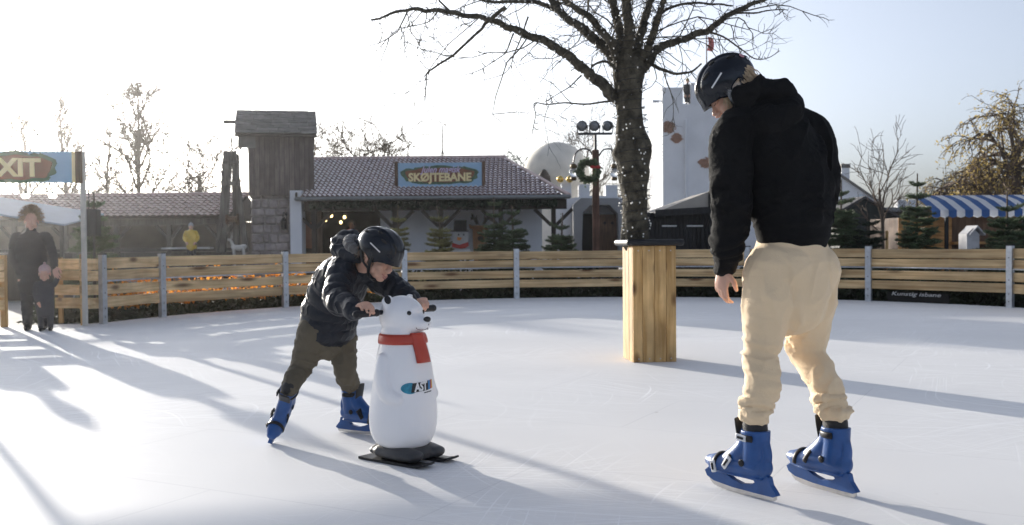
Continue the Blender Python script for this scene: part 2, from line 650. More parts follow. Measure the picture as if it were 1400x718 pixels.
def ice_material():
    m = bpy.data.materials.new('synthetic_ice')
    nt, N, L, b = nodes_of(m)
    tc = N.new('ShaderNodeTexCoord')
    n1 = N.new('ShaderNodeTexNoise'); n1.inputs['Scale'].default_value = .55; n1.inputs['Detail'].default_value = 7
    L.new(tc.outputs['Object'], n1.inputs['Vector'])
    r1 = N.new('ShaderNodeValToRGB')
    r1.color_ramp.elements[0].position = .3; r1.color_ramp.elements[0].color = (.75, .75, .75, 1)
    r1.color_ramp.elements[1].position = .7; r1.color_ramp.elements[1].color = (.83, .828, .822, 1)
    L.new(n1.outputs['Fac'], r1.inputs[0])

    # skate scratches: thin arcs from warped, strongly stretched noise, in several headings
    def scratch(ang, sx, sy, thr, seed, warp):
        mp = N.new('ShaderNodeMapping')
        mp.inputs['Rotation'].default_value = (0, 0, R(ang)); mp.inputs['Location'].default_value = (seed * 3.1, seed * 7.7, 0)
        nw = N.new('ShaderNodeTexNoise'); nw.inputs['Scale'].default_value = .35; nw.inputs['Detail'].default_value = 1
        L.new(tc.outputs['Object'], nw.inputs['Vector'])
        sc = N.new('ShaderNodeVectorMath'); sc.operation = 'SCALE'; sc.inputs['Scale'].default_value = warp
        L.new(nw.outputs['Color'], sc.inputs[0])
        ad = N.new('ShaderNodeVectorMath'); ad.operation = 'ADD'
        L.new(tc.outputs['Object'], ad.inputs[0]); L.new(sc.outputs[0], ad.inputs[1])
        L.new(ad.outputs[0], mp.inputs[0])
        ms = N.new('ShaderNodeMapping'); ms.inputs['Scale'].default_value = (sx, sy, 1)
        L.new(mp.outputs[0], ms.inputs[0])
        nn = N.new('ShaderNodeTexNoise'); nn.inputs['Scale'].default_value = 1; nn.inputs['Detail'].default_value = 2
        L.new(ms.outputs[0], nn.inputs['Vector'])
        mr = N.new('ShaderNodeMapRange'); mr.inputs['From Min'].default_value = thr; mr.inputs['From Max'].default_value = thr + .06
        L.new(nn.outputs['Fac'], mr.inputs['Value'])
        return mr.outputs[0]
    ss = [scratch(8, .5, 70, .60, 1, 2.5), scratch(-24, .6, 85, .61, 2, 3.0), scratch(62, .5, 75, .62, 3, 2.5), scratch(110, .7, 60, .63, 4, 2.0)]
    acc = ss[0]
    for s in ss[1:]:
        mx = N.new('ShaderNodeMath'); mx.operation = 'MAXIMUM'
        L.new(acc, mx.inputs[0]); L.new(s, mx.inputs[1]); acc = mx.outputs[0]
    # patches where more skating happened
    npz = N.new('ShaderNodeTexNoise'); npz.inputs['Scale'].default_value = .42; npz.inputs['Detail'].default_value = 2
    L.new(tc.outputs['Object'], npz.inputs['Vector'])
    mrp = N.new('ShaderNodeMapRange'); mrp.inputs['From Min'].default_value = .42; mrp.inputs['From Max'].default_value = .66
    L.new(npz.outputs['Fac'], mrp.inputs['Value'])
    mm = N.new('ShaderNodeMath'); mm.operation = 'MULTIPLY'
    L.new(acc, mm.inputs[0]); L.new(mrp.outputs[0], mm.inputs[1])
    # panel joints
    bk = N.new('ShaderNodeTexBrick')
    bk.inputs['Scale'].default_value = 1; bk.inputs['Mortar Size'].default_value = .0035; bk.inputs['Mortar Smooth'].default_value = .4
    bk.inputs['Brick Width'].default_value = 2.0; bk.inputs['Row Height'].default_value = 1.0; bk.offset = .5
    mpb = N.new('ShaderNodeMapping'); mpb.inputs['Rotation'].default_value = (0, 0, R(28))
    L.new(tc.outputs['Object'], mpb.inputs[0]); L.new(mpb.outputs[0], bk.inputs['Vector'])
    c1 = N.new('ShaderNodeMixRGB'); c1.inputs[2].default_value = (.97, .975, .98, 1)
    L.new(mm.outputs[0], c1.inputs[0]); L.new(r1.outputs[0], c1.inputs[1])
    c2 = N.new('ShaderNodeMixRGB'); c2.inputs[2].default_value = (.5, .5, .52, 1)
    sm = N.new('ShaderNodeMath'); sm.operation = 'MULTIPLY'; sm.inputs[1].default_value = .35
    L.new(bk.outputs['Fac'], sm.inputs[0]); L.new(sm.outputs[0], c2.inputs[0]); L.new(c1.outputs[0], c2.inputs[1])
    # small specks of dirt
    vo = N.new('ShaderNodeTexVoronoi'); vo.inputs['Scale'].default_value = 1.6
    L.new(tc.outputs['Object'], vo.inputs['Vector'])
    vr = N.new('ShaderNodeMapRange'); vr.inputs['From Min'].default_value = .012; vr.inputs['From Max'].default_value = .022
    vr.inputs['To Min'].default_value = .55; vr.inputs['To Max'].default_value = 0
    L.new(vo.outputs['Distance'], vr.inputs['Value'])
    c3 = N.new('ShaderNodeMixRGB'); c3.inputs[2].default_value = (.2, .17, .14, 1)
    L.new(vr.outputs[0], c3.inputs[0]); L.new(c2.outputs[0], c3.inputs[1])
    L.new(c3.outputs[0], b.inputs['Base Color'])
    n4 = N.new('ShaderNodeTexNoise'); n4.inputs['Scale'].default_value = 1.4; n4.inputs['Detail'].default_value = 5
    L.new(tc.outputs['Object'], n4.inputs['Vector'])
    mr4 = N.new('ShaderNodeMapRange'); mr4.inputs['To Min'].default_value = .48; mr4.inputs['To Max'].default_value = .66
    L.new(n4.outputs['Fac'], mr4.inputs['Value']); L.new(mr4.outputs[0], b.inputs['Roughness'])
    b.inputs['Specular IOR Level'].default_value = .08
    bp = N.new('ShaderNodeBump'); bp.inputs['Strength'].default_value = .25; bp.inputs['Distance'].default_value = .004
    hsum = N.new('ShaderNodeMath'); hsum.operation = 'ADD'
    L.new(mm.outputs[0], hsum.inputs[0]); L.new(bk.outputs['Fac'], hsum.inputs[1])
    inv = N.new('ShaderNodeMath'); inv.operation = 'MULTIPLY'; inv.inputs[1].default_value = -1
    L.new(hsum.outputs[0], inv.inputs[0]); L.new(inv.outputs[0], bp.inputs['Height'])
    L.new(bp.outputs[0], b.inputs['Normal'])
    return m


M_ice = ice_material()
M_ground = mat('park_paving', (.30, .285, .27), .85, 0, .2, .8, .3, 14)

# ================================================================== setting: ground and ice
RC, RR = Vector((1.217, 11.243, 0)), 6.70


def ringpt(deg, dr=0.0, z=0.0):
    return Vector((RC.x + (RR + dr) * math.sin(R(deg)), RC.y + (RR + dr) * math.cos(R(deg)), z))


g = obj('ground', ([(-400, -60, -.03), (400, -60, -.03), (400, 700, -.03), (-400, 700, -.03)], [(0, 1, 2, 3)]), M_ground)
tag(g, 'pale park paving round the rink', 'ground', kind='structure')
outline = [(-8.8, -9)] + [(8.05, -9)] + [tuple(ringpt(a, .12)[:2]) for a in range(90, -78, -4)] + [(-5.55, 12.95), (-8.8, 12.1)]
ice = obj('ice_rink', prism(outline, -.028, 0.0, 'xy'), M_ice)
tag(ice, 'white scratched synthetic ice of the skating rink', 'ice rink', kind='structure')

# ================================================================== rink fence
POSTS = [-76.2, -66.2, -46.3, -27.4, -9.8, 7.8, 25.4, 43.0, 62.7, 82.0]
BOARD_Z = [.778, .628, .440, .272]           # centre heights
BOARD_H = [.142, .128, .132, .136]
board_me = {k: to_mesh('board', *bbox_(1.0, .032, h, .006)) for k, h in enumerate(BOARD_H)}
# bevel of a 1 m piece is stretched with it: keep the ends crisp
post_me = to_mesh('post', *join([box(0, -.034, .442, .094, .006, .90), box(-.044, -.004, .4421, .006, .054, .90), box(.044, -.004, .4421, .006, .054, .90)]))
bolt_me = to_mesh('bolt', *tr(lathe([(.0075, 0), (.0075, .004), (.004, .007)], 8), Matrix.Rotation(R(90), 4, 'X')))
cap_me = to_mesh('cap', *bbox_(.104, .086, .018, .006))


def fence_bay(root, a, b, inward, rail=True, seed=0, first=True):
    """four boards between two points, slightly uneven"""
    r = random.Random(seed)
    a, b = Vector(a), Vector(b)
    x = (b - a).normalized()
    z = Vector((0, 0, 1))
    y = z.cross(x)
    L_ = (b - a).length - .004
    for k in range(4):
        t = (a + b) / 2 - inward * (.002 + r.uniform(-.003, .004)) + z * (BOARD_Z[k] + r.uniform(-.007, .007))
        tilt = Matrix.Rotation(r.uniform(-.0035, .0035), 4, 'Y') @ Matrix.Rotation(r.uniform(-.03, .03), 4, 'X')
        place('board', board_me[k], M_pine, root, frame(x, y, z, t) @ tilt @ Matrix.Diagonal((L_, 1, 1, 1)))
    if rail:
        obj('rail', tube([a + inward * .034 + z * .553, b + inward * .034 + z * .553], [.0115, .0115], 8, 2, cap=0), M_steel, root, smooth=True)


def fence_post(root, p, inward):
    y = -inward
    x = y.cross(Vector((0, 0, 1)))
    po = place('post', post_me, M_steel, root, frame(x, y, Vector((0, 0, 1)), p))
    for bz in (.72, .40, .20, .09):
        place('bolt', bolt_me, M_darksteel, po, frame(x, y, Vector((0, 0, 1)), p + inward * .0372 + Vector((0, 0, bz))))
    place('cap', cap_me, M_blackplastic, po, frame(x, y, Vector((0, 0, 1)), p + y * .0 + Vector((0, 0, .9015))))


fence = thing('rink_fence', 'curved fence of pine boards on galvanised posts round the rink', 'fence', ringpt(0))
for i, a in enumerate(POSTS):
    inw = Vector((-math.sin(R(a)), -math.cos(R(a)), 0))
    fence_post(fence, ringpt(a), inw)
    if i + 1 < len(POSTS):
        b_ = POSTS[i + 1]
        am = (a + b_) / 2
        inm = Vector((-math.sin(R(am)), -math.cos(R(am)), 0))
        fence_bay(fence, ringpt(a, .02), ringpt(b_, .02), inm, True, i)
# short stub with a wooden end post beside the entrance
w0, w1 = ringpt(-76.2, .02), P(109, 400, 12.62)
w1.z = 0
d_ = (w1 - w0).normalized()
inm = Vector((d_.y, -d_.x, 0)) * (1 if d_.x < 0 else 1)
inm = Vector((.3, -.95, 0)).normalized()
fence_bay(fence, w1, w0, inm, False, 31)
obj('end_post', tr(bbox_(.07, .07, .93, .005), Matrix.Translation((w1.x + .025, w1.y + .06, .437))), M_pine_v, fence)

gate = thing('entrance_gate', 'short board gate leaf standing open beside the entrance', 'gate', (-5.75, 12.75, 0))
g0, g1 = Vector((-5.95, 12.95, 0)), Vector((-5.42, 12.80, 0))
fence_bay(gate, g0, g1, Vector((.27, -.96, 0)), False, 41)
obj('upright', beam(g0 + Vector((.05, .05, 0)), g0 + Vector((.05, .05, .86)), .05, .05, .004), M_pine_v, gate)

lf = thing('rink_fence', 'pine board fence end cut off by the left edge of the picture', 'fence', (-7.4, 12.2, 0))
f0, f1 = Vector((-8.6, 11.75, 0)), Vector((-6.34, 12.42, 0))
fence_bay(lf, f0, f1, Vector((.28, -.96, 0)), False, 43)
obj('end_post', tr(bbox_(.07, .07, .93, .005), Matrix.Translation((f1.x - .04, f1.y + .06, .437))), M_pine_v, lf)
fence_post(lf, Vector((-7.4, 12.08, 0)), Vector((.28, -.96, 0)))

# black board with hand-painted writing low behind the right bay
bs = ringpt(49.6, .06)
ex = (ringpt(60, 0) - ringpt(46, 0)).normalized()
inr = Vector((-ex.y, ex.x, 0))
inr = inr if inr.dot(RC - bs) > 0 else -inr
sg = thing('painted_board', 'low black board with white handwriting under the right fence bay', 'board', tuple(bs))
Mx = frame(ex, -inr, Vector((0, 0, 1)), bs + Vector((0, 0, .085)))
obj('panel', tr(bbox_(1.05, .02, .15, .004), Mx), M_black, sg)
tm = text_mesh('Kunstig isbane', .085, .001, .0012, .25, .84)
Mt = frame(ex, Vector((0, 0, 1)), inr, bs - inr * -.0125 + Vector((-.02, 0, .125)))
obj('lettering', tr(tm, Mt), mat('white_paint', (.5, .5, .5), .7, var=.5, vscale=60), sg)

# ================================================================== undergrowth just outside the fence
def ring_scatter(n, a0, a1, r0, r1, z0, z1, seed):
    r = np.random.default_rng(seed)
    a = np.radians(r.uniform(a0, a1, n)); d = RR + r.uniform(r0, r1, n)
    clump = .65 + .35 * np.sin(a * 23 + 1.3) * np.sin(a * 61)
    z = z0 + (z1 - z0) * r.beta(1.1, 1.6, n) * clump
    return np.stack([RC.x + d * np.sin(a), RC.y + d * np.cos(a), z], 1)


o = obj('beech_hedge', leaves(ring_scatter(2600, -72, -31, .15, .5, .16, .87, 3), .042, 4), M_autumn)
tag(o, 'low hedge of amber backlit leaves behind the left fence', 'hedge', kind='stuff')
o = obj('ground_cover', leaves(np.vstack([ring_scatter(6500, -76, -31, .14, 1.3, -.02, .38, 8), ring_scatter(11000, -31, 86, .16, 1.3, -.02, .42, 5), ring_scatter(7000, -28, 86, .3, 1.3, .1, .8, 6)]), .055, 7, 2.2), M_leaf_dark)
tag(o, 'dark green fir sprays and ground cover outside the fence', 'ground cover', kind='stuff')

# ================================================================== planter and bare tree
pa = G(866, 496)
e1 = Vector((math.cos(R(6)), math.sin(R(6)), 0))
e2 = Vector((-e1.y, e1.x, 0))
PW1, PW2, PH = .365, .40, .965
pc = pa + e1 * PW1 / 2 + e2 * PW2 / 2
planter = thing('tree_planter', 'tall pine plank box with black rim round the bare tree', 'planter', tuple(pc))


def plank_side(corner, along, width, outw, n, seed):
    r = random.Random(seed)
    ws = [r.uniform(.85, 1.15) for _ in range(n)]
    s = sum(ws)
    t = 0
    for w in ws:
        wd = width * w / s
        me = to_mesh('plank', *bbox_(wd - .0025, .022, PH, .003))
        c = corner + along * (t + wd / 2) - outw * (.011 - r.uniform(0, .002)) + Vector((0, 0, PH / 2))
        place('plank', me, M_pine_v, planter, frame(along, -outw, Vector((0, 0, 1)), c))
        t += wd


plank_side(pa, e1, PW1, -e2, 4, 1)
plank_side(pa + e2 * .023, e2, PW2 - .046, -e1, 3, 2)
plank_side(pa + e1 * PW1 + e2 * .023, e2, PW2 - .046, e1, 3, 3)
plank_side(pa + e2 * PW2, e1, PW1, e2, 4, 4)
screw_me = to_mesh('screw', *tr(lathe([(.005, 0), (.005, .002), (.003, .003)], 8), Matrix.Rotation(R(90), 4, 'X')))
for i in range(4):
    for zz in (.03, PH - .04):
        q = pa + e1 * (PW1 * (i + .5) / 4) - e2 * .0015 + Vector((0, 0, zz))
        place('screw', screw_me, M_steel, planter, frame(e1, e2, Vector((0, 0, 1)), q))
rim = bbox_(PW1 + .12, PW2 + .12, .052, .02, 3)
obj('rim', tr(rim, frame(e1, e2, Vector((0, 0, 1)), pc + Vector((0, 0, PH + .027)))), M_blackplastic, planter)

TD = pc.y
treebase = pc.copy()
tree = thing('bare_tree', 'bare leafless tree with fairy lights growing from the plank planter', 'tree', (pc.x, pc.y, PH))
trunk_px = [(871, 334, .098), (869, 305, .098), (867, 270, .108), (866, 235, .125), (864, 205, .138), (862, 175, .118), (860, 145, .112), (859, 115, .118), (858, 92, .125), (857, 78, .10)]
tp = [P(x, y, TD) for x, y, r_ in trunk_px]
tv, tf = tube(tp, [r_ for *_, r_ in trunk_px], 40, 130, ref=(1, 0, 0))
tvn = np.asarray(tv)
ctr = np.array([tp[0].x, tp[0].y, 0])
rad = tvn - np.array([np.interp(tvn[:, 2], [p.z for p in tp], [p.x for p in tp]), np.full(len(tvn), TD), tvn[:, 2]]).T if False else None
ax = np.stack([np.interp(tvn[:, 2], [p.z for p in tp], [p.x for p in tp]), np.interp(tvn[:, 2], [p.z for p in tp], [p.y for p in tp]), tvn[:, 2]], 1)
dv = tvn - ax
dv /= np.linalg.norm(dv, axis=1)[:, None] + 1e-6
bumps = .013 * snoise(tvn, 19, 3) + .008 * snoise(tvn * (1, 1, .35), 75, 4)
burl = .012 * np.exp(-((tvn[:, 2] - hz(880, 195, TD)) / .09) ** 2) * np.clip(dv[:, 0], 0, 1) + .03 * np.exp(-((tvn[:, 2] - hz(850, 210, TD)) / .05) ** 2) * np.clip(-dv[:, 0], 0, 1)
tv = tvn + dv * (bumps + burl)[:, None]
obj('trunk', (tv, tf), M_bark, tree, smooth=True)

limbs = []   # (px path, depth change to the tip, start radius, end radius)
LB = [
    ([(842, 137), (802, 101), (765, 69), (737, 53), (700, 39), (673, 28), (632, 19), (595, 15), (563, 14), (535, 21), (505, 30)], -.7, .060, .009),
    ([(690, 9), (664, 30), (657, 41), (632, 64), (609, 83), (586, 97), (583, 110), (581, 138)], -.55, .020, .006),
    ([(848, 92), (829, 69), (802, 44), (774, 23), (756, 0), (730, -40)], .5, .068, .03),
    ([(776, 25), (737, 7), (700, 2), (664, 2), (630, -8)], .9, .030, .012),
    ([(846, 88), (836, 62), (818, 38), (800, 20), (775, 0), (750, -30)], -.5, .05, .025),
    ([(852, 90), (848, 50), (838, 0), (830, -60)], .3, .062, .035),
    ([(857, 88), (862, 46), (857, 0), (852, -60)], -.3, .066, .04),
    ([(862, 90), (872, 55), (882, 20), (890, 0), (905, -50)], .5, .055, .03),
    ([(866, 92), (885, 62), (896, 32), (908, 0), (925, -45)], -.4, .048, .025),
    ([(868, 100), (884, 80), (894, 67), (917, 57), (963, 44), (986, 28), (1013, 11), (1045, 0), (1080, -12)], .55, .062, .018),
    ([(894, 34), (900, 24), (921, 11), (949, 4), (976, 6), (999, 7)], .2, .022, .009),
    ([(884, 82), (903, 94), (921, 101), (940, 99), (958, 87)], -.35, .022, .009),
    ([(968, 42), (990, 51), (1013, 67), (1031, 80), (1050, 80), (1066, 71)], .6, .012, .004),
    ([(1000, 18), (1030, 18), (1050, 14), (1072, 12), (1060, 22)], .3, .012, .004),
    ([(842, 138), (802, 142), (774, 140), (747, 143), (731, 142), (732, 160), (728, 184)], -.3, .011, .004),
    ([(846, 120), (838, 92), (826, 84), (812, 90), (806, 95)], -.3, .022, .008),
    ([(722, 24), (712, 52), (703, 74), (698, 90), (686, 103), (655, 112)], -.6, .009, .003),
    ([(702, 46), (694, 68), (684, 78), (655, 96), (626, 104)], -.7, .009, .003),
    ([(600, 15), (585, 30), (565, 35), (548, 40), (532, 48)], -.8, .007, .003),
    ([(795, 104), (780, 118), (764, 128), (745, 140)], -.5, .008, .003),
]
TT = Tubes()
limb_world = []
for li_, (pp, dd, r0, r1) in enumerate(LB):
    n = len(pp)
    base = {1: -.45, 3: .4, 10: -.15, 12: .35, 13: .4, 16: -.45, 17: -.45, 18: -.6, 19: -.25}.get(li_, 0.0)
    w = [P(x, y, TD + base + (dd - base) * (i / (n - 1))) for i, (x, y) in enumerate(pp)]
    sp = spline(w, 16 * n)
    if li_ in (0, 2, 4, 5, 6, 7, 8, 9):       # root the limb inside the trunk
        ins = np.array([np.interp(sp[0, 2] - .10, [p.z for p in tp], [p.x for p in tp]), TD, sp[0, 2] - .10])
        sp = np.vstack([ins, (ins + sp[0]) / 2, sp])
    sp = sp + np.stack([snoise(sp, 7, 60 + li_) + .5 * snoise(sp, 30, 61 + li_), snoise(sp, 7, 90 + li_), snoise(sp, 7, 120 + li_) + .5 * snoise(sp, 30, 62 + li_)], 1) * min(.014, r0 * .45)
    TT.add(sp, r0 * .92, r1 * .8, 10 if r0 > .03 else 6, .62, .11)
    limb_world.append((sp, r0, r1))
twig_r = np.random.default_rng(21)


def twig(p, d, length, r, depth):
    k = 6
    pts = [p]
    dd = d / np.linalg.norm(d)
    for i in range(k):
        dd = dd + twig_r.normal(size=3) * .22 + np.array([0, 0, -.03])
        dd /= np.linalg.norm(dd)
        pts.append(pts[-1] + dd * length / k)
    TT.add(np.array(pts), r, r * .4, 4)
    if depth > 0:
        for i in (2, 3, 4, 5):
            if twig_r.random() < .75:
                side = np.cross(dd, twig_r.normal(size=3))
                twig(pts[i], dd * .8 + side / (np.linalg.norm(side) + 1e-6) * .9, length * twig_r.uniform(.35, .6), r * .6, depth - 1)


for (sp, r0, r1), (pp, *_r) in zip(limb_world, LB):
    Ls = np.linalg.norm(np.diff(sp, axis=0), axis=1).sum()
    nt_ = int(Ls * (13 if r0 > .015 else 16))
    for _ in range(nt_):
        t = twig_r.uniform(.12, 1)
        i = min(int(t * (len(sp) - 1)), len(sp) - 2)
        tan = sp[i + 1] - sp[i]
        tan /= np.linalg.norm(tan)
        sd_ = np.cross(tan, twig_r.normal(size=3)); sd_ /= np.linalg.norm(sd_)
        rr_ = (r0 + (r1 - r0) * t)
        if twig_r.random() < .42:
            twig(sp[i], tan * .5 + sd_, twig_r.uniform(.18, .62), min(.0052, rr_ * .45), 2 if r0 > .012 else 1)
        else:   # spur
            q = sp[i] + sd_ * rr_ * .7
            TT.add(np.array([q, q + sd_ * twig_r.uniform(.02, .05) + tan * .01, q + sd_ * twig_r.uniform(.04, .08) + np.array([0, 0, .02])]), .0045, .002, 4)
for k_ in range(34):      # second-order branches
    sp, r0, r1 = limb_world[[0, 2, 4, 9, 3, 8, 5, 7][k_ % 8]]
    i = int(twig_r.uniform(.25, .95) * (len(sp) - 2))
    tan = sp[i + 1] - sp[i]; tan /= np.linalg.norm(tan)
    sd_ = np.cross(tan, twig_r.normal(size=3)); sd_ /= np.linalg.norm(sd_)
    twig(sp[i], tan * .7 + sd_ * .7 + np.array([0, 0, -.05]), twig_r.uniform(.5, 1.05), twig_r.uniform(.006, .010), 2)
obj('crown', TT.mesh(), M_bark, tree, smooth=True)

# string of fairy lights wound up trunk and limbs
fl = thing('fairy_lights', 'string of small white fairy lights wound round the bare trunk', 'fairy lights', (pc.x, pc.y, PH))
zt = np.linspace(PH + .06, hz(857, 84, TD), 900)
axx = np.interp(zt, [p.z for p in tp], [p.x for p in tp])
axy = np.interp(zt, [p.z for p in tp], [p.y for p in tp])
axr = np.interp(zt, [p.z for p in tp], [r_ for *_, r_ in trunk_px]) + .016
ph = zt * 2 * np.pi / .085 + .6 * np.sin(zt * 9)
hel = np.stack([axx + axr * np.cos(ph), axy + axr * np.sin(ph), zt], 1)
WT = Tubes()
WT.add(hel, .0028, .0028, 4)
bulbs_at = []
for i in range(4, 900, 3):
    if twig_r.random() < .42 + .3 * math.sin(i * .05):
        j_ = twig_r.integers(0, 880)
        c_ = np.array([axx[j_], axy[j_], zt[j_]])
        a_ = twig_r.uniform(0, 2 * math.pi)
        bulbs_at.append(c_ + np.array([math.cos(a_), math.sin(a_), 0]) * (axr[j_] + abs(twig_r.normal(0, .012))))
for i in range(130):      # clips and dead spurs standing off the bark
    j_ = twig_r.integers(0, 890); a_ = twig_r.uniform(0, 2 * math.pi)
    o_ = np.array([math.cos(a_), math.sin(a_), twig_r.uniform(-.2, .6)])
    c_ = np.array([axx[j_], axy[j_], zt[j_]]) + o_ * (axr[j_] - .02)
    WT.add(np.array([c_, c_ + o_ * twig_r.uniform(.025, .05)]), .004, .003, 4)
for (sp, r0, r1) in limb_world[:12]:
    if r0 < .03: continue
    n = len(sp)
    t = np.linspace(0, 1, 220)
    cx = np.stack([np.interp(t, np.linspace(0, 1, n), sp[:, k]) for k in range(3)], 1)
    T_ = np.gradient(cx, axis=0); T_ /= np.linalg.norm(T_, axis=1)[:, None]
    A_ = np.cross(T_, (0.1, .2, 1)); A_ /= np.linalg.norm(A_, axis=1)[:, None] + 1e-6
    B_ = np.cross(T_, A_)
    p_ = t * 90
    hh = cx + (A_ * np.cos(p_)[:, None] + B_ * np.sin(p_)[:, None]) * (r0 + (r1 - r0) * t + .006)[:, None]
    WT.add(hh, .0025, .0025, 4)
    bulbs_at += [hh[i] + .006 * twig_r.normal(size=3) for i in range(3, 220, 8)]
obj('cable', WT.mesh(), M_blackplastic, fl)
bb = [ellipsoid(q, (.0065, .0065, .0085), None, 6, 4) for q in bulbs_at]
bo = obj('bulb', join(bb), M_bulb, fl, smooth=True)
bo['kind'] = 'stuff'

# ================================================================== buildings behind the rink
def tile_roof(eL, eR, rL, rR, period, row, amp=.03, seed=0):
    """courses of curved pantiles from eave (e) to ridge (r); left and right ends may slant"""
    eL, eR, rL, rR = (np.array(tuple(v), float) for v in (eL, eR, rL, rR))
    r = np.random.default_rng(seed)
    slope = (rL - eL)
    S = math.hypot(slope[1], slope[2])
    n = int(S / row)
    nrm = np.array([0, -slope[2], slope[1]]); nrm /= np.linalg.norm(nrm)
    if nrm[2] < 0: nrm = -nrm
    V, F, IX = [], [], []
    K = 6
    for i in range(n):
        t0, t1 = i / n, min((i + 1.25) / n, 1.0)
        xl = max(eL[0] + (rL[0] - eL[0]) * t0, eL[0] + (rL[0] - eL[0]) * t1)
        xr = min(eR[0] + (rR[0] - eR[0]) * t0, eR[0] + (rR[0] - eR[0]) * t1)
        j0, j1 = math.ceil(xl / period), math.floor(xr / period)
        for j in range(j0, j1):
            jit = r.normal(0, .006); jz = r.normal(0, .003)
            b = len(V)
            for k in range(K + 1):
                u = k / K
                x = (j + u * 1.06) * period
                prof = amp * (.5 - .5 * math.cos(2 * math.pi * min(u, 1))) ** .8 + .004 * u
                for (t, lift) in ((t0 + jit / S, .045), (t0 + jit / S, .012), (t1, .004)):
                    fr = eL + (rL - eL) * t
                    p = np.array([x, fr[1], fr[2]]) + nrm * (lift + prof + jz)
                    V.append(p)
            for k in range(K):
                a = b + k * 3; c = a + 3
                F.append((a, c, c + 2, a + 2)); IX.append(0 if 1 <= k <= 5 else 1)
                F.append((a + 1, c + 1, c, a)); IX.append(1)
    return np.array(V), F, IX


def grp(o, kind): o['kind'] = kind; return o


# ---- long ticket hall with tiled roof
De, Dr, Dw = 26.0, 29.5, 27.7
ze, zr = 2.21, 3.50
hall = thing('rink_hall', 'low white hall with red tiled porch roof behind the fence', 'building', (-2.2, 29, -.03))
eL, eR, rL, rR = (-5.55, De, ze), (1.50, De, ze), (-6.05, Dr, zr), (-.20, Dr, zr)
rt = obj('roof', join([([(-5.5, De + .02, ze - .04), (1.45, De + .02, ze - .04), (-.22, Dr, zr - .04), (-6.0, Dr, zr - .04),
                        (-5.5, 33, ze - .04), (1.45, 33, ze - .04)],
                       [(0, 1, 2, 3), (3, 2, 5, 4), (1, 5, 2), (0, 3, 4), (0, 4, 5, 1)])]), M_darkwood, hall)
M_tile_brown = mat('brown_tile_edge', (.13, .062, .05), .4, 0, .3, 8)


def lay_tiles(parent, t, crown):
    o = grp(obj('roof_tile', (t[0], t[1]), crown, parent), 'stuff')
    o.data.materials.append(M_tile_brown)
    o.data.polygons.foreach_set('material_index', np.array(t[2], np.int32))
    return o


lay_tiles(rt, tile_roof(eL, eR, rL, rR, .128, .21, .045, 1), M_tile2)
obj('ridge_cap', tube([Vector(rL) + Vector((0, 0, .02)), Vector(rR) + Vector((0, 0, .02))], [.075, .075], 10, 40), M_tile, rt, smooth=True)
obj('hip_cap', tube([Vector(rR), Vector(eR) + Vector((0, .05, .03))], [.06, .06], 8, 20), M_tile, rt, smooth=True)
obj('gutter', tube([(-5.6, De - .06, ze - .02), (1.5, De - .06, ze - .02)], [.055, .055], 8, 2), mat('zinc_gutter', (.22, .23, .23), .5, .5), hall, smooth=True)
obj('eave_beam', box(-2.0, De + .25, ze - .20, 6.9, .16, .26), M_darkwood, hall)
obj('garland', leaves(np.stack([rng.uniform(-5.3, 1.2, 2600), De + .12 + rng.normal(0, .05, 2600), ze - .16 + rng.normal(0, .055, 2600)], 1), .06, 3, 2), M_needle_dark, hall)
for px_ in (430, 540, 603, 685, 757):
    q = P(px_, 330, De + .3)
    po = obj('porch_post', box(q.x, De + .3, ze / 2 - .2, .12, .12, ze - .1), M_darkwood, hall)
    for s in (-1, 1):
        obj('brace', beam((q.x + s * .06, De + .3, 1.45), (q.x + s * .50, De + .3, ze - .33), .08, .09), M_darkwood, po)
xo0, xo1 = P(436, 300, Dw).x, P(520, 300, Dw).x
xw0, xw1 = P(398, 300, Dw).x, P(741, 300, Dw).x
zw = ze + .02
obj('front_wall', join([box((xo1 + xw1) / 2, Dw + .15, zw / 2, xw1 - xo1, .3, zw), box((xw0 + xo0) / 2 - .2, Dw + .15, zw / 2, xo0 - xw0 - .2, .3, zw),
                        box((xo0 + xo1) / 2, Dw + .15, zw - .16, xo1 - xo0, .3, .30)]), M_whitewall, hall)
obj('side_wall', join([box(xw1 - .15, Dw + 2.6, zw / 2, .3, 4.6, zw), box(xw0 - .05, Dw + 2.6, zw / 2, .3, 4.6, zw)]), M_whitewall, hall)
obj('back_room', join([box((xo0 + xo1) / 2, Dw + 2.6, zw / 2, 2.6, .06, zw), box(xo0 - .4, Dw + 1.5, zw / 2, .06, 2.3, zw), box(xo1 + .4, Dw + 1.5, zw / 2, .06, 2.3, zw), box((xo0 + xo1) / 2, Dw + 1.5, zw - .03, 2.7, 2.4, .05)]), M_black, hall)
dp = obj('door', box(P(427, 300, 26.9).x, 26.95, 1.0, .50, .06, 2.0), M_browntimber, hall)
obj('door_panel', box(P(424, 300, 26.9).x, 26.905, 1.25, .26, .03, .7), mat('red_brown_panel', (.32, .12, .06), .6), dp)
obj('end_pier', join([box(P(405, 300, 26.2).x, 26.4, 1.20, .30, .5, 2.45)]), M_whitewall, hall)
obj('barge_board', beam((-5.62, De + .02, ze + .03), (-6.1, Dr, zr + .03), .05, .16), M_darkwood, rt)
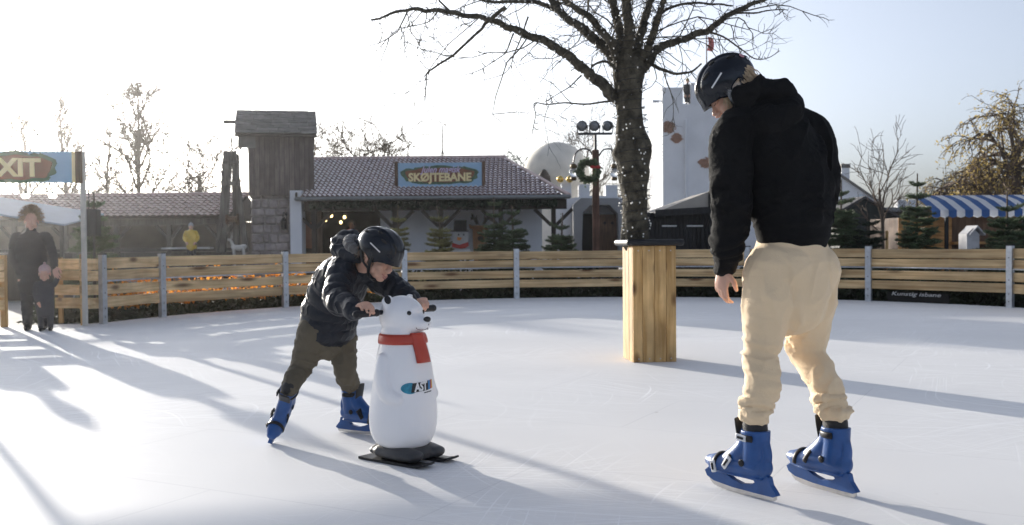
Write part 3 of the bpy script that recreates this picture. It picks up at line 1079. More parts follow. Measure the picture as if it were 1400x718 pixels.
for i, (x_, y_) in enumerate([(453, 295), (471, 297), (466, 304), (445, 301)]):
    q = P(x_, y_, 28.2 + .3 * i)
    lb = thing('hanging_bulb', ['small warm bulb highest left in the dark hall doorway', 'small warm bulb right of its neighbours in the dark doorway',
                                'small warm bulb lowest in the dark doorway', 'small warm bulb leftmost in the dark doorway'][i], 'bulb', tuple(q), group='bulbs in the dark doorway')
    obj('globe', ellipsoid(q, (.042, .042, .05), None, 10, 8), M_warmlamp, lb, smooth=True)
    obj('cord', tube([q + Vector((0, 0, .05)), (q.x, q.y, 2.17)], [.006, .006], 5, 2, cap=0), M_black, lb)

# roof sign
SD = 26.75
c0, c1 = P(541, 257, SD), P(662, 222, SD)
sx, sz = c1.x - c0.x, c1.z - c0.z
scx, scz = (c0.x + c1.x) / 2, (c0.z + c1.z) / 2
M_skyblue = mat('sky_blue_board', (.30, .47, .62), .6, 0, .06, 3)
M_plaque = mat('brown_plaque', (.22, .085, .04), .6, 0, .25, 5)
M_cream = mat('cream_letter', (.80, .66, .34), .5, 0, .1, 6)
M_lilac = mat('lilac_script', (.62, .50, .68), .5, 0, .1, 6)
M_garland = mat('painted_fir_green', (.07, .13, .07), .6, 0, .4, 8)


def sign_art(root, M, w, h, parts):
    """plaque with fir border and raised letters; M maps x right, y up, z out"""
    r = random.Random(3)
    pl = [(w * .5 * math.cos(a) * (1 + .05 * math.sin(7 * a)), h * .5 * math.copysign(abs(math.sin(a)) ** .5, math.sin(a)) * (1 + .06 * math.sin(9 * a + 1))) for a in [2 * math.pi * i / 64 for i in range(64)]]
    gp = [(x * (1.07 + r.uniform(0, .08)) + r.uniform(-.02, .02), y * (1.12 + r.uniform(0, .3))) for x, y in pl]
    obj('fir_border', tr(prism(gp, .0, .012, 'xy'), M), M_garland, root)
    obj('plaque', tr(prism(pl, .0125, .024, 'xy'), M), M_plaque, root)
    for nm, t, ma in parts:
        obj(nm, tr(t, M), ma, root)


rs = thing('roof_sign', 'light blue SKØJTEBANE sign standing on the tiled roof', 'sign', (scx, SD, ze))
obj('panel', box(scx, SD + .04, scz, sx - .1, .06, sz), M_skyblue, rs)
for s in (-1, 1):
    obj('side_post', box(scx + s * (sx / 2 - .02), SD + .03, scz - .04, .09, .10, sz + .14), M_browntimber, rs)
Msg = frame(Vector((1, 0, 0)), Vector((0, 0, 1)), Vector((0, -1, 0)), Vector((scx, SD + .008, scz)))
big = text_mesh('SKØJTEBANE', .30, .012, .012, 0, sx * .71)
big = (np.asarray(big[0]) * (1, 1.0, 1) + (0, -.085, .036), big[1])
scr = text_mesh('Julen magisk', .24, .010, .004, .35, sx * .46)
scr = (scr[0] + (0.02, .125, .044), scr[1])
sign_art(rs, Msg, sx * .76, sz * .58, [('lettering', big, M_cream), ('script', scr, M_lilac)])

# mast behind the ridge
q = P(605, 216, 30.2)
ms = thing('antenna_mast', 'thin antenna mast behind the tiled hall roof', 'mast', (q.x, 30.2, 0))
obj('pole', tube([(q.x, 30.2, 0.0), (q.x, 30.2, hz(605, 172, 30.2))], [.03, .018], 6, 8), M_greytimber, ms)
obj('bracket', join([tube([(q.x - .10, 30.2, zr - .02), (q.x, 30.2, zr + .35)], [.012, .012], 5, 2), tube([(q.x + .10, 30.2, zr - .02), (q.x, 30.2, zr + .35)], [.012, .012], 5, 2)]), M_darksteel, ms)

# painted figures leaning on the porch wall
def cut(poly_px, D, th=.03):
    pts = [P(x, y, D) for x, y in poly_px]
    return prism([(p.x, p.z) for p in pts], D, D + th, 'xz')


def disc_px(cx, cy, rx, ry, n=20):
    return [(cx + rx * math.cos(2 * math.pi * i / n), cy + ry * math.sin(2 * math.pi * i / n)) for i in range(n)]


sn = thing('snowman_board', 'snowman cut-out board with black top hat and red scarf', 'cut-out board', (P(630, 340, 27.3).x, 27.3, 0))
M_wpaint = mat('white_board_paint', (.62, .62, .60), .6, 0, .08, 6)
obj('head', cut(disc_px(630, 325, 11, 10), 27.30), M_wpaint, sn)
obj('torso', cut(disc_px(631, 356, 17, 22), 27.32), M_wpaint, sn)
obj('top_hat', cut([(616, 317), (616, 315), (620, 315), (621, 301), (638, 301), (638, 315), (641, 315), (641, 317)], 27.26), mat('hat_paint', (.02, .02, .022), .6), sn)
obj('scarf', cut([(618, 332), (628, 335), (640, 331), (641, 336), (636, 339), (630, 340), (618, 338)], 27.24), mat('scarf_paint', (.50, .04, .03), .6), sn)
obj('nose', cut([(625, 324), (632, 325), (629, 329), (625, 328)], 27.22), mat('carrot_paint', (.75, .28, .05), .6), sn)
for x_ in (627, 634): obj('eye', cut(disc_px(x_, 321, 1.2, 1.4, 8), 27.25, .02), M_black, sn)
rd = thing('reindeer_board', 'brown reindeer cut-out board with dark antlers', 'cut-out board', (P(657, 340, 27.4).x, 27.4, 0))
M_deer = mat('deer_paint', (.28, .13, .05), .6, 0, .25, 8)
obj('body', cut([(646, 308), (668, 308), (666, 325), (664, 360), (648, 360), (646, 325)], 27.4), M_deer, rd)
for pts in ([(640, 306), (647, 309), (647, 314), (642, 312)], [(674, 306), (667, 309), (667, 314), (672, 312)]):
    obj('ear', cut(pts, 27.39), M_deer, rd)
for s in (-1, 1):
    obj('antler', cut([(657 + s * 2, 307), (657 + s * 6, 307), (657 + s * 10, 300), (657 + s * 13, 301), (657 + s * 14, 297), (657 + s * 12, 297), (657 + s * 13, 292), (657 + s * 10, 293), (657 + s * 8, 298), (657 + s * 5, 294), (657 + s * 5, 300)], 27.37), mat('antler_paint', (.03, .022, .018), .6), rd)
obj('nose', cut(disc_px(657, 326, 4, 3.5, 14), 27.36), M_darkwood, rd)

# ---- hoist tower: stone foot, boarded top, shingle roof
TD0 = 26.4
tw = thing('hoist_tower', 'boarded tower on rough stone foot left of the hall', 'tower', (P(365, 345, TD0).x, TD0 + 1, -.03))
xs0, xs1 = P(334, 300, TD0).x, P(396, 300, TD0).x
zs = hz(365, 266, TD0)
foot = obj('stone_foot', box((xs0 + xs1) / 2, TD0 + .95, zs / 2, xs1 - xs0 - .06, 1.8, zs + .06), M_mortar, tw)
rr_ = random.Random(12)
zc = -.03
while zc < zs - .05:
    hgt = min(rr_.uniform(.19, .25), zs - zc)
    for face in (0, 1, 2):
        lo, hi = (xs0, xs1) if face == 0 else (TD0 + .06, TD0 + 1.85)
        t = lo
        while t < hi - .02:
            w = min(rr_.uniform(.18, .34), hi - t)
            if hi - (t + w) < .12: w = hi - t
            m = bbox_(w - .022, .12, hgt - .022, .03, 2)
            V = np.asarray(m[0]); V = V + .010 * np.stack([snoise(V + t + zc, 14, 1), snoise(V + t - zc, 14, 2) * 1.6, snoise(V + t, 14, 3)], 1)
            if face == 0:
                st = (V + (t + w / 2, TD0 + .045, zc + hgt / 2), m[1])
            else:
                xx = xs0 + .045 if face == 1 else xs1 - .045
                st = (V[:, [1, 0, 2]] * (-1, 1, 1) + (xx, t + w / 2, zc + hgt / 2), m[1])
            obj('stone', st, M_stone, foot, smooth=True)
            t += w
    zc += hgt
xb0, xb1 = P(329, 220, TD0 - .1).x, P(416, 220, TD0 - .1).x
zb0, zb1 = zs - .04, hz(365, 178, TD0)
cab = obj('cabin', box((xb0 + xb1) / 2, TD0 + .95, (zb0 + zb1) / 2, xb1 - xb0 - .03, 2.1, zb1 - zb0 - .02), M_darkwood, tw)
M_cabin = wood('cabin_board', (.19, .15, .135), (.125, .098, .09), 2, knots=False)
nb = 13
for i in range(nb):
    w = (xb1 - xb0) / nb
    obj('board', tr(bbox_(w - .012, .03, zb1 - zb0 + rr_.uniform(-.02, .02), .004), Matrix.Translation((xb0 + (i + .5) * w, TD0 - .115 + rr_.uniform(-.006, .006), (zb0 + zb1) / 2))), M_cabin, cab)
for i in range(12):
    obj('board', box(xb0 - .005, TD0 - .02 + i * .17, (zb0 + zb1) / 2, .03, .155, zb1 - zb0), M_cabin, cab)
x0, x1 = P(312, 170, TD0).x, P(420, 170, TD0).x
ye, yr = TD0 - .35, TD0 + .95
zte, ztr = hz(365, 181, ye), hz(365, 150, yr)
roof = obj('tower_roof', prism([(ye, zte - .05), (yr, ztr - .05), (2 * yr - ye, zte - .05), (2 * yr - ye, zte - .12), (yr, ztr - .13), (ye, zte - .12)], x0, x1, 'yz'), M_darkwood, tw)
for i in range(9):
    t0, t1 = i / 9, (i + 1.2) / 9
    a = Vector((0, ye + (yr - ye) * t0, zte + (ztr - zte) * t0 - .01)); b_ = Vector((0, ye + (yr - ye) * min(t1, 1), zte + (ztr - zte) * min(t1, 1) - .035))
    d = (b_ - a).normalized(); nn = Vector((0, -d.z, d.y))
    ln = (b_ - a).length
    t = x0 - .02
    while t < x1:
        w = min(rr_.uniform(.35, .6), x1 + .02 - t)
        if w < .05: break
        m = box(0, 0, 0, w - .01, ln, .022)
        obj('shingle', tr(m, frame(Vector((1, 0, 0)), d, nn, (a + b_) / 2 + Vector((t + w / 2, 0, rr_.uniform(0, .008))))), M_slate, roof)
        t += w
obj('gable_hood', join([box(x0 + .10, TD0 + .2, zte - .16, .05, .9, .42), box(x0 + .3, TD0 - .14, zte - .20, .42, .05, .38)]), M_slate, tw)
obj('ridge_beam', beam((x0 - .32, yr - .6, hz(300, 172, yr)), (x0 + .5, yr - .6, hz(300, 172, yr)), .09, .09), M_greytimber, tw)

tw.rotation_euler = (0, 0, R(12.5))

# wall lantern
q = P(388, 306, TD0 - .12)
lt = thing('wall_lantern', 'black iron lantern hanging on the stone tower foot', 'lantern', tuple(q))
obj('bracket', join([tube([q + Vector((.05, .1, .22)), q + Vector((0, 0, .30)), q + Vector((-.02, 0, .18))], [.012, .012, .012], 6, 10), tube([q + Vector((.05, .12, .30)), q + Vector((.05, .12, -.15))], [.014, .014], 6, 2)]), M_darksteel, lt)
obj('cage', lathe([(.03, -.16), (.07, -.14), (.085, .06), (.10, .07), (.02, .18)], 6, tuple(q)), M_darksteel, lt)

# timber hoist frame left of the tower
hf = thing('timber_hoist', 'leaning grey timber hoist frame beside the boarded tower', 'hoist', (P(316, 345, 25.6).x, 25.6, -.03))
HD = 25.6
top = P(316, 207, HD)
for nm, a_, b_, w in [('leg', P(303, 345, HD), P(312, 207, HD), .20), ('leg', P(324, 345, HD + .3), P(322, 212, HD + .3), .16), ('leg', P(337, 345, HD + .1), P(319, 207, HD + .1), .13), ('crossbar', P(303, 251, HD - .08), P(327, 251, HD - .08), .13), ('crossbar', P(306, 222, HD - .06), P(326, 222, HD - .06), .09), ('rope', P(317, 176, HD), P(317, 216, HD), .025), ('prop', P(296, 345, HD - .2), P(302, 305, HD - .2), .08)]:
    obj(nm, beam(a_, b_, w, w * .8, .0), M_greytimber, hf)
obj('winch_drum', tr(lathe([(.13, -.15), (.15, -.15), (.15, -.12), (.08, -.11), (.08, .11), (.15, .12), (.15, .15), (.13, .15)], 14), Matrix.Translation(P(318, 300, HD)) @ Matrix.Rotation(R(90), 4, 'Y')), M_browntimber, hf)

# ---- open pavilion along the left
PD0, PD1 = 29.0, 31.2
pv = thing('open_pavilion', 'long open timber pavilion with red tiled roof on the left', 'pavilion', (-11.5, 30, -.03))
pze, pzr = hz(200, 297, PD0), hz(200, 268, PD1)
px0, px1 = -19.0, P(312, 290, PD0).x
pr_ = obj('roof', ([(px0, PD0 + .02, pze - .04), (px1, PD0 + .02, pze - .04), (px1, PD1, pzr - .04), (px0, PD1, pzr - .04), (px0, PD1 + 2.2, pze - .04), (px1, PD1 + 2.2, pze - .04)], [(0, 1, 2, 3), (3, 2, 5, 4), (0, 4, 5, 1), (1, 5, 2), (0, 3, 4)]), M_darkwood, pv)
lay_tiles(pr_, tile_roof((px0, PD0, pze), (px1, PD0, pze), (px0, PD1, pzr), (px1, PD1, pzr), .188, .24, .04, 2), M_tile)
obj('ridge_cap', tube([(px0, PD1, pzr + .03), (px1, PD1, pzr + .03)], [.07, .07], 8, 40), M_tile, pr_, smooth=True)
obj('eave_beam', box((px0 + px1) / 2, PD0 + .3, pze - .14, px1 - px0 - .1, .14, .18), M_greytimber, pv)
for x_ in (20, 90, 160, 232, 300):
    q = P(x_, 330, PD0 + .3)
    po = obj('post', box(q.x, PD0 + .3, pze / 2 - .12, .13, .13, pze - .18), M_greytimber, pv)
    for s in (-1, 1):
        obj('brace', beam((q.x + s * .05, PD0 + .3, pze - .62), (q.x + s * .40, PD0 + .3, pze - .24), .07, .08), M_greytimber, po)
obj('handrail', box((px0 + px1) / 2, PD0 + .25, .88, px1 - px0, .06, .09), M_greytimber, pv)
obj('parapet', box((px0 + px1) / 2, PD0 + .34, .42, px1 - px0, .05, .78), M_greytimber, pv)
obj('back_wall', box((px0 + px1) / 2, PD1 + 1.9, pze / 2 - .05, px1 - px0, .12, pze - .08), mat('grey_brown_plank_wall', (.30, .27, .24), .85, 0, .2, 2, .3, 12), pv)
obj('counter', box(P(258, 329, PD0).x, PD0 - .1, .93, 1.4, .4, .05), M_wpaint, pv)

# ---- dome rock, castle gate
q = P(761, 238, 47)
dm = thing('white_dome', 'large white dome with dark opening beyond the hall roof', 'dome', (q.x, 47, -.03))
prof = [(1.9, -.03), (1.5, 1.5), (1.15, 2.6), (1.2, q.z - .9), (1.46, q.z - .45), (1.56, q.z), (1.5, q.z + .45), (1.3, q.z + .85), (1.0, q.z + 1.15), (.6, q.z + 1.38), (.2, q.z + 1.48), (.02, q.z + 1.5)]
V, F = lathe([tuple(r_) for r_ in spline(prof, 60)], 48, (q.x, 47, 0))
V = V + .05 * np.stack([snoise(V, 2.5, 1), snoise(V, 2.5, 2), snoise(V, 2.5, 3)], 1)
obj('shell', (V, F), mat('cream_plaster', (.70, .66, .58), .8, 0, .14, 1.5, .4, 6), dm, smooth=True)
obj('dark_cone', lathe([(.33, -.35), (.27, .0), (.10, .28), (.02, .32)], 12, tuple(P(744, 241, 45.2))), M_darkwood, dm, smooth=True)

CG = 34.0
cg = thing('castle_gate', 'grey castle gateway with white battlements and wooden door', 'gateway', (P(820, 340, CG).x, CG, -.03))
def pz(l, D): return [(P(x, y, D).x, P(x, y, D).z) for x, y in l]
outer = pz([(784, 356), (784, 280), (794, 271), (845, 271), (856, 282), (856, 356)], CG)
inner = pz([(847, 356), (845, 292), (833, 280), (808, 280), (797, 290), (795, 356)], CG)
V, F = [], []
ring2 = outer + inner[::-1]
n = 6
for y_ in (CG, CG + 1.2):
    V += [(x, y_, z) for x, z in outer] + [(x, y_, z) for x, z in inner[::-1]]
for i in range(n - 1):
    F += [(i, i + 1, n + i + 1, n + i), (2 * n + i, 3 * n + i, 3 * n + i + 1, 2 * n + i + 1), (i, 2 * n + i, 2 * n + i + 1, i + 1), (n + i, n + i + 1, 3 * n + i + 1, 3 * n + i)]
obj('arch', (V, F), M_greywall, cg)
wp = pz([(760, 356), (760, 275), (800, 268), (840, 268), (880, 278), (880, 356)], CG + 1.25)
obj('rear_wall', prism(wp, CG + 1.25, CG + 2.2, 'xz'), M_whitewall, cg)
for (x_a, x_b, y_a) in [(768, 781, 250), (792, 806, 252), (828, 844, 253), (857, 868, 256)]:
    a_, b_ = P(x_a, 272, CG + 1.4), P(x_b, y_a, CG + 1.4)
    obj('merlon', tr(bbox_(b_.x - a_.x, .8, b_.z - a_.z, .015), Matrix.Translation(((a_.x + b_.x) / 2, CG + 1.75, (a_.z + b_.z) / 2))), M_whitewall, cg)
for x_ in (766, 779):
    obj('gold_finial', lathe([(.03, -.1), (.10, -.06), (.13, .03), (.09, .11), (.02, .15)], 12, tuple(P(x_, 246, CG + 1.1))), M_gold, cg, smooth=True)
q0, q1 = P(819, 356, CG + .6), P(845, 293, CG + .6)
dr = obj('door', box((q0.x + q1.x) / 2, CG + .65, q1.z / 2, q1.x - q0.x, .08, q1.z), M_browntimber, cg)
for x_ in (827, 837): obj('peephole', tr(lathe([(.05, 0), (.05, .02)], 10), Matrix.Translation(P(x_, 305, CG + .6)) @ Matrix.Rotation(R(90), 4, 'X')), M_black, dr)
obj('painted_gate_shade', box(P(808, 330, CG + 1).x, CG + 1.1, 1.0, .62, .05, 2.0), M_black, cg)  # black sheet put in for the shade inside the gateway

# ---- white castle tower
WD = 45.0
wt = thing('castle_tower', 'tall white castle tower with exposed brick patches', 'tower', (P(972, 340, WD).x, WD + 2, -.03))
xa, xbb, xn0, xn1 = P(906, 200, WD).x, P(1050, 200, WD).x, P(934, 200, WD).x, P(945, 200, WD).x
zt0, zt1, zn = hz(906, 120, WD), hz(1000, 113, WD), hz(939, 142, WD)
wl = obj('wall', join([box((xa + xbb) / 2, WD + 2.2, zn / 2, xbb - xa, 4.4, zn)]), M_whitewall, wt)
obj('merlon', box((xa + xn0) / 2, WD + .2, (zn + zt0) / 2, xn0 - xa, .4, zt0 - zn + .01), M_whitewall, wt)
obj('merlon', box((xn1 + xbb) / 2, WD + .2, (zn + zt1) / 2, xbb - xn1, .4, zt1 - zn + .01), M_whitewall, wt)
M_brick = mat('exposed_brick', (.33, .18, .12), .85, 0, .3, 8, .4, 20, rand=.2)
for (cx_, cy_, rx_, ry_) in [(914, 174, 9, 8.5), (925, 189, 7.5, 7), (965, 223, 11, 7)]:
    c_ = P(cx_, cy_, WD)
    sc = WD / FOC
    bl = []
    for iz in range(-9, 10):
        for ix in range(-6, 7):
            dx, dz = (ix + (.5 if iz % 2 else 0)) * .10, iz * .042
            if (dx / (rx_ * sc)) ** 2 + (dz / (ry_ * sc)) ** 2 < 1 + rr_.uniform(-.35, .25) and c_.x + dx - .05 > xa:
                bl.append(bbox_(.093, .05, .036, .005, c=(c_.x + dx, WD - .015 + rr_.uniform(-.006, .006), c_.z + dz)))
    grp(obj('brick_patch', join(bl), M_brick, wl), 'stuff')
obj('downpipe', tube([(P(937, 160, WD).x, WD - .07, hz(937, 165, WD)), (P(937, 160, WD).x, WD - .07, 0)], [.06, .06], 8, 2), M_whitewall, wt, smooth=True)
for i in range(6):
    z_ = hz(903, 192 + i * 5, WD)
    obj('rung', tube([(xa - .02, WD + .1, z_), (xa - .14, WD + .1, z_ + .02), (xa - .14, WD + .4, z_)], [.015] * 3, 5, 6), M_steel, wt)
q = P(899, 137, WD)
obj('lamp_arm', tube([(xa, WD + .3, q.z), (q.x, WD + .3, q.z)], [.03, .03], 6, 2), M_steel, wt)
obj('lamp_head', bbox_(.34, .25, .10, .03, 2, c=(q.x - .05, WD + .3, q.z - .02)), M_steel, wt)
fp = thing('flagpole', 'thin flagpole with small red flag above the white tower', 'flagpole', (P(966, 120, WD + 1).x, WD + 1, zn))
obj('pole', tube([(P(966, 120, WD + 1).x, WD + 1, zn), (P(966, 40, WD + 1).x, WD + 1, hz(966, 38, WD + 1))], [.035, .025], 6, 4), M_browntimber, fp)
u = np.linspace(0, 1, 9)
fl_v = [(P(967, 60, WD + 1).x + .08 + .25 * math.sin(a * 2.2), WD + 1 + .08 * math.sin(a * 7), hz(967, 50 + 18 * a, WD + 1) + dz) for a in u for dz in (0, 0)]
fa = np.array([(P(967, 60, WD + 1).x + .02 + .05 * math.sin(a * 4), WD + 1 + .05 * math.sin(a * 6), hz(967, 50 + 19 * a, WD + 1)) for a in u])
fb = fa + np.array([.28, .12, -.05])
fV = np.vstack([fa, fb, fa + (0, .02, 0), fb + (0, .02, 0)])
fF = [(i, i + 1, 9 + i + 1, 9 + i) for i in range(8)] + [(18 + i, 27 + i, 27 + i + 1, 18 + i + 1) for i in range(8)]
obj('flag', (fV, fF), mat('red_flag', (.45, .07, .06), .7), fp)

# ---- black sheds
BD = 23.5
bsd = thing('black_shed', 'black boarded shed with pale sloping canopy beside the planter', 'shed', (P(935, 340, BD).x, BD + 1, -.03))
xa, xb_ = P(884, 320, BD).x, P(975, 320, BD).x
zt = hz(930, 291, BD)
bd = obj('body', box((xa + xb_) / 2, BD + 1.0, zt / 2, xb_ - xa - .02, 1.9, zt), M_black, bsd)
nn_ = 16
for i in range(nn_):
    w = (xb_ - xa) / nn_
    obj('board', bbox_(w - .012, .028, zt + .02, .003, c=(xa + (i + .5) * w, BD + .032 + rr_.uniform(-.004, .004), zt / 2)), M_blackboard, bd)
for (x_0, x_1) in ((905, 925), (939, 961)):
    a_, b_ = P(x_0, 309, BD), P(x_1, 309, BD)
    obj('white_bar', beam((a_.x, BD - .01, a_.z), (b_.x, BD - .01, b_.z), .03, .035), M_wpaint, bsd)
pA, pB = P(897, 290, BD - .2), P(969, 262, BD - .2)
cn = obj('canopy', join([([tuple(pA), tuple(P(969, 285, BD - .2)), tuple(pB), tuple(pA + Vector((0, 2.2, .05))), tuple(P(969, 285, BD - .2) + Vector((0, 2.2, 0))), tuple(pB + Vector((0, 2.2, 0)))], [(0, 1, 2), (3, 5, 4), (0, 3, 4, 1), (0, 2, 5, 3), (1, 4, 5, 2)])]), mat('pale_canopy', (.42, .38, .33), .8, 0, .12, 3), bsd)
obj('fascia', beam(pA + Vector((-.02, -.03, -.03)), P(980, 287, BD - .23), .05, .16), M_blackboard, bsd)
obj('post', box(P(972, 300, BD - .2).x, BD - .2, hz(972, 262, BD) / 2, .12, .12, hz(972, 262, BD)), M_blackboard, bsd)

GD = 31.0
gs = thing('gabled_shed', 'dark gabled shed in front of the white house', 'shed', (P(1186, 340, GD).x, GD + 1.5, -.03))
poly = pz([(1148, 350), (1148, 291), (1183, 273), (1226, 298), (1226, 350)], GD)
M_darkgreen = wood('dark_green_board', (.035, .045, .045), (.022, .03, .03), 2, knots=False)
obj('body', prism(poly, GD, GD + 3, 'xz'), M_darkgreen, gs)
a_, b_, c_ = P(1144, 293, GD - .1), P(1183, 271, GD - .1), P(1230, 299, GD - .1)
for u_, v_ in ((a_, b_), (b_, c_)):
    d = Vector((0, 3.2, 0))
    obj('roof_slope', join([([tuple(u_), tuple(v_), tuple(v_ + d), tuple(u_ + d), tuple(u_ + Vector((0, 0, .07))), tuple(v_ + Vector((0, 0, .07))), tuple(v_ + d + Vector((0, 0, .07))), tuple(u_ + d + Vector((0, 0, .07)))], [(0, 1, 5, 4), (3, 7, 6, 2), (0, 3, 2, 1), (4, 5, 6, 7), (0, 4, 7, 3), (1, 2, 6, 5)])]), mat('dark_felt', (.06, .06, .065), .8), gs)

HD2 = 52.0
wh = thing('white_house', 'white gabled house with chimney behind the dark shed', 'house', (P(1150, 340, HD2).x, HD2 + 3, -.03))
poly = pz([(1100, 350), (1100, 275), (1139, 232), (1150, 245), (1163, 249), (1202, 277), (1202, 350)], HD2)
poly = pz([(1098, 350), (1098, 276), (1148, 240), (1202, 277), (1202, 350)], HD2)
obj('wall', prism(poly, HD2, HD2 + 8, 'xz'), M_whitewall, wh)
a_, b_, c_ = P(1094, 279, HD2 - .15), P(1148, 239.5, HD2 - .15), P(1206, 279.5, HD2 - .15)
for u_, v_ in ((a_, b_), (b_, c_)):
    d = Vector((0, 8.3, 0)); k = Vector((0, 0, .12))
    obj('roof_slope', ([tuple(u_), tuple(v_), tuple(v_ + d), tuple(u_ + d), tuple(u_ + k), tuple(v_ + k), tuple(v_ + d + k), tuple(u_ + d + k)], [(0, 1, 5, 4), (3, 7, 6, 2), (0, 3, 2, 1), (4, 5, 6, 7), (0, 4, 7, 3), (1, 2, 6, 5)]), M_slate, wh)
a_, b_ = P(1151, 256, HD2), P(1162, 228, HD2)
ch = obj('chimney', box((a_.x + b_.x) / 2, HD2 + .3, (a_.z + b_.z) / 2, b_.x - a_.x, .5, b_.z - a_.z), M_whitewall, wh)
obj('chimney_cap', box((a_.x + b_.x) / 2, HD2 + .3, b_.z + .05, b_.x - a_.x + .06, .56, .2), M_slate, ch)
obj('round_window', tr(lathe([(.24, 0), (.24, .06)], 16), Matrix.Translation(P(1177, 272, HD2 - .01)) @ Matrix.Rotation(R(90), 4, 'X')), mat('window_glass', (.6, .65, .7), .05, 0, .05, 3), wh)

LD = 42.0
lb_ = thing('low_building', 'low building with grey flat roof behind the sapling', 'building', (P(1245, 340, LD).x, LD + 2, -.03))
a_, b_ = P(1212, 350, LD), P(1290, 289, LD)
obj('wall', box((a_.x + b_.x) / 2, LD + 2, b_.z / 2, b_.x - a_.x, 4, b_.z), M_darkgreen, lb_)
obj('roof', box((a_.x + b_.x) / 2, LD + 1.9, b_.z + .09, b_.x - a_.x + .3, 4.4, .17), M_greywall, lb_)
for x_ in (1237, 1252):
    q = P(x_, 282, LD); obj('roof_box', bbox_(.35, .5, .35, .02, c=(q.x, LD + .5, b_.z + .33)), M_whitewall, lb_)

# ---- market stall with striped awning
SD2 = 23.0
st = thing('market_stall', 'orange wooden market stall under blue and white striped awning', 'stall', (P(1320, 340, SD2).x, SD2 + 1, -.03))
a_, b_ = P(1228, 350, SD2 + .1), P(1301, 297, SD2 + .1)
bh = (b_.z + .03) / 7
for i in range(7):
    obj('board', bbox_(b_.x - a_.x, .03, bh - .006, .004, c=((a_.x + b_.x) / 2, SD2 + .1 + rr_.uniform(-.003, .003), -.03 + (i + .5) * bh)), M_orangewood, st)
obj('body', box((a_.x + b_.x) / 2 + .9, SD2 + 1.1, b_.z / 2, b_.x - a_.x + 1.7, 1.9, b_.z), M_browntimber, st)
obj('counter', box(P(1345, 320, SD2).x, SD2 + .05, .9, 1.5, .4, .06), M_orangewood, st)
xs_, xe_ = P(1272, 280, SD2 - .2).x, P(1440, 280, SD2 - .2).x
zt_, zf_, zv_ = hz(1330, 267, SD2 + .9), hz(1330, 287, SD2 - .3), hz(1330, 297, SD2 - .3)
ns = 15
M_awb, M_aww = mat('blue_awning', (.05, .14, .36), .7, 0, .1, 6, trans=.25), mat('white_awning', (.75, .76, .78), .7, 0, .06, 6, trans=.3)
wst = (xe_ - xs_) / ns
for i in range(ns):
    xa_, xc_ = xs_ + i * wst, xs_ + (i + 1) * wst - .002
    pts = []
    prf = [(SD2 + .9, zt_), (SD2 + .3, (zt_ * .62 + zf_ * .38)), (SD2 - .3, zf_), (SD2 - .31, zv_ + .035)]
    V = [(x, y, z) for y, z in prf for x in (xa_, xc_)] + [((xa_ + xc_) / 2, SD2 - .31, zv_)]
    V += [(x, y + .012, z - .012) for x, y, z in V]
    F = [(0, 1, 3, 2), (2, 3, 5, 4), (4, 5, 7, 8, 6), (9, 11, 12, 10), (11, 13, 14, 12), (13, 15, 17, 16, 14)]
    obj('awning_stripe', (V, F), M_awb if i % 2 == 0 else M_aww, st)
for x_ in (1294, 1400):
    obj('post', box(P(x_, 310, SD2 - .25).x, SD2 - .25, zf_ / 2, .07, .07, zf_), M_blackboard, st)
M_wc = mat('grey_white_paint', (.42, .42, .43), .7)
wc = thing('white_cabinet', 'small white gabled box standing by the market stall', 'cabinet', (P(1329, 340, 21.4).x, 21.4, -.03))
obj('body', prism(pz([(1322, 350), (1322, 320), (1330, 312), (1339, 320), (1339, 350)], 21.4), 21.4, 21.8, 'xz'), M_wc, wc)
obj('roof', prism(pz([(1320, 322), (1330.5, 311), (1341, 322), (1341, 320), (1330.5, 308.5), (1320, 320)], 21.55), 21.33, 21.86, 'xz'), M_wc, wc)

# ---- small stall by the entrance with a blue-grey tarpaulin
ls = thing('tarpaulin_stall', 'stall with sloping blue-grey tarpaulin behind the entrance', 'stall', (P(30, 330, 19).x, 19, -.03))
a_, b_ = P(-60, 283, 19), P(88, 309, 18.4)
u_, v_ = Vector((a_.x, 18.4, a_.z)), Vector((b_.x, 18.4, b_.z))
d, k = Vector((0, 1.8, .25)), Vector((0, 0, .03))
obj('tarpaulin', ([tuple(p) for p in (u_, v_, v_ + d, u_ + d, u_ + k, v_ + k, v_ + d + k, u_ + d + k)], [(0, 1, 5, 4), (3, 7, 6, 2), (0, 3, 2, 1), (4, 5, 6, 7), (0, 4, 7, 3), (1, 2, 6, 5)]), mat('blue_grey_tarpaulin', (.34, .42, .52), .5, 0, .08, 3, trans=.3), ls)
for p in (v_, v_ + d, u_ + d):
    obj('pole', box(p.x - .05, p.y, (p.z) / 2, .06, .06, p.z), M_greytimber, ls)
obj('counter', bbox_(1.5, .5, .9, .02, c=((u_.x + v_.x) / 2 + .1, 19.2, .43)), M_darkwood, ls)

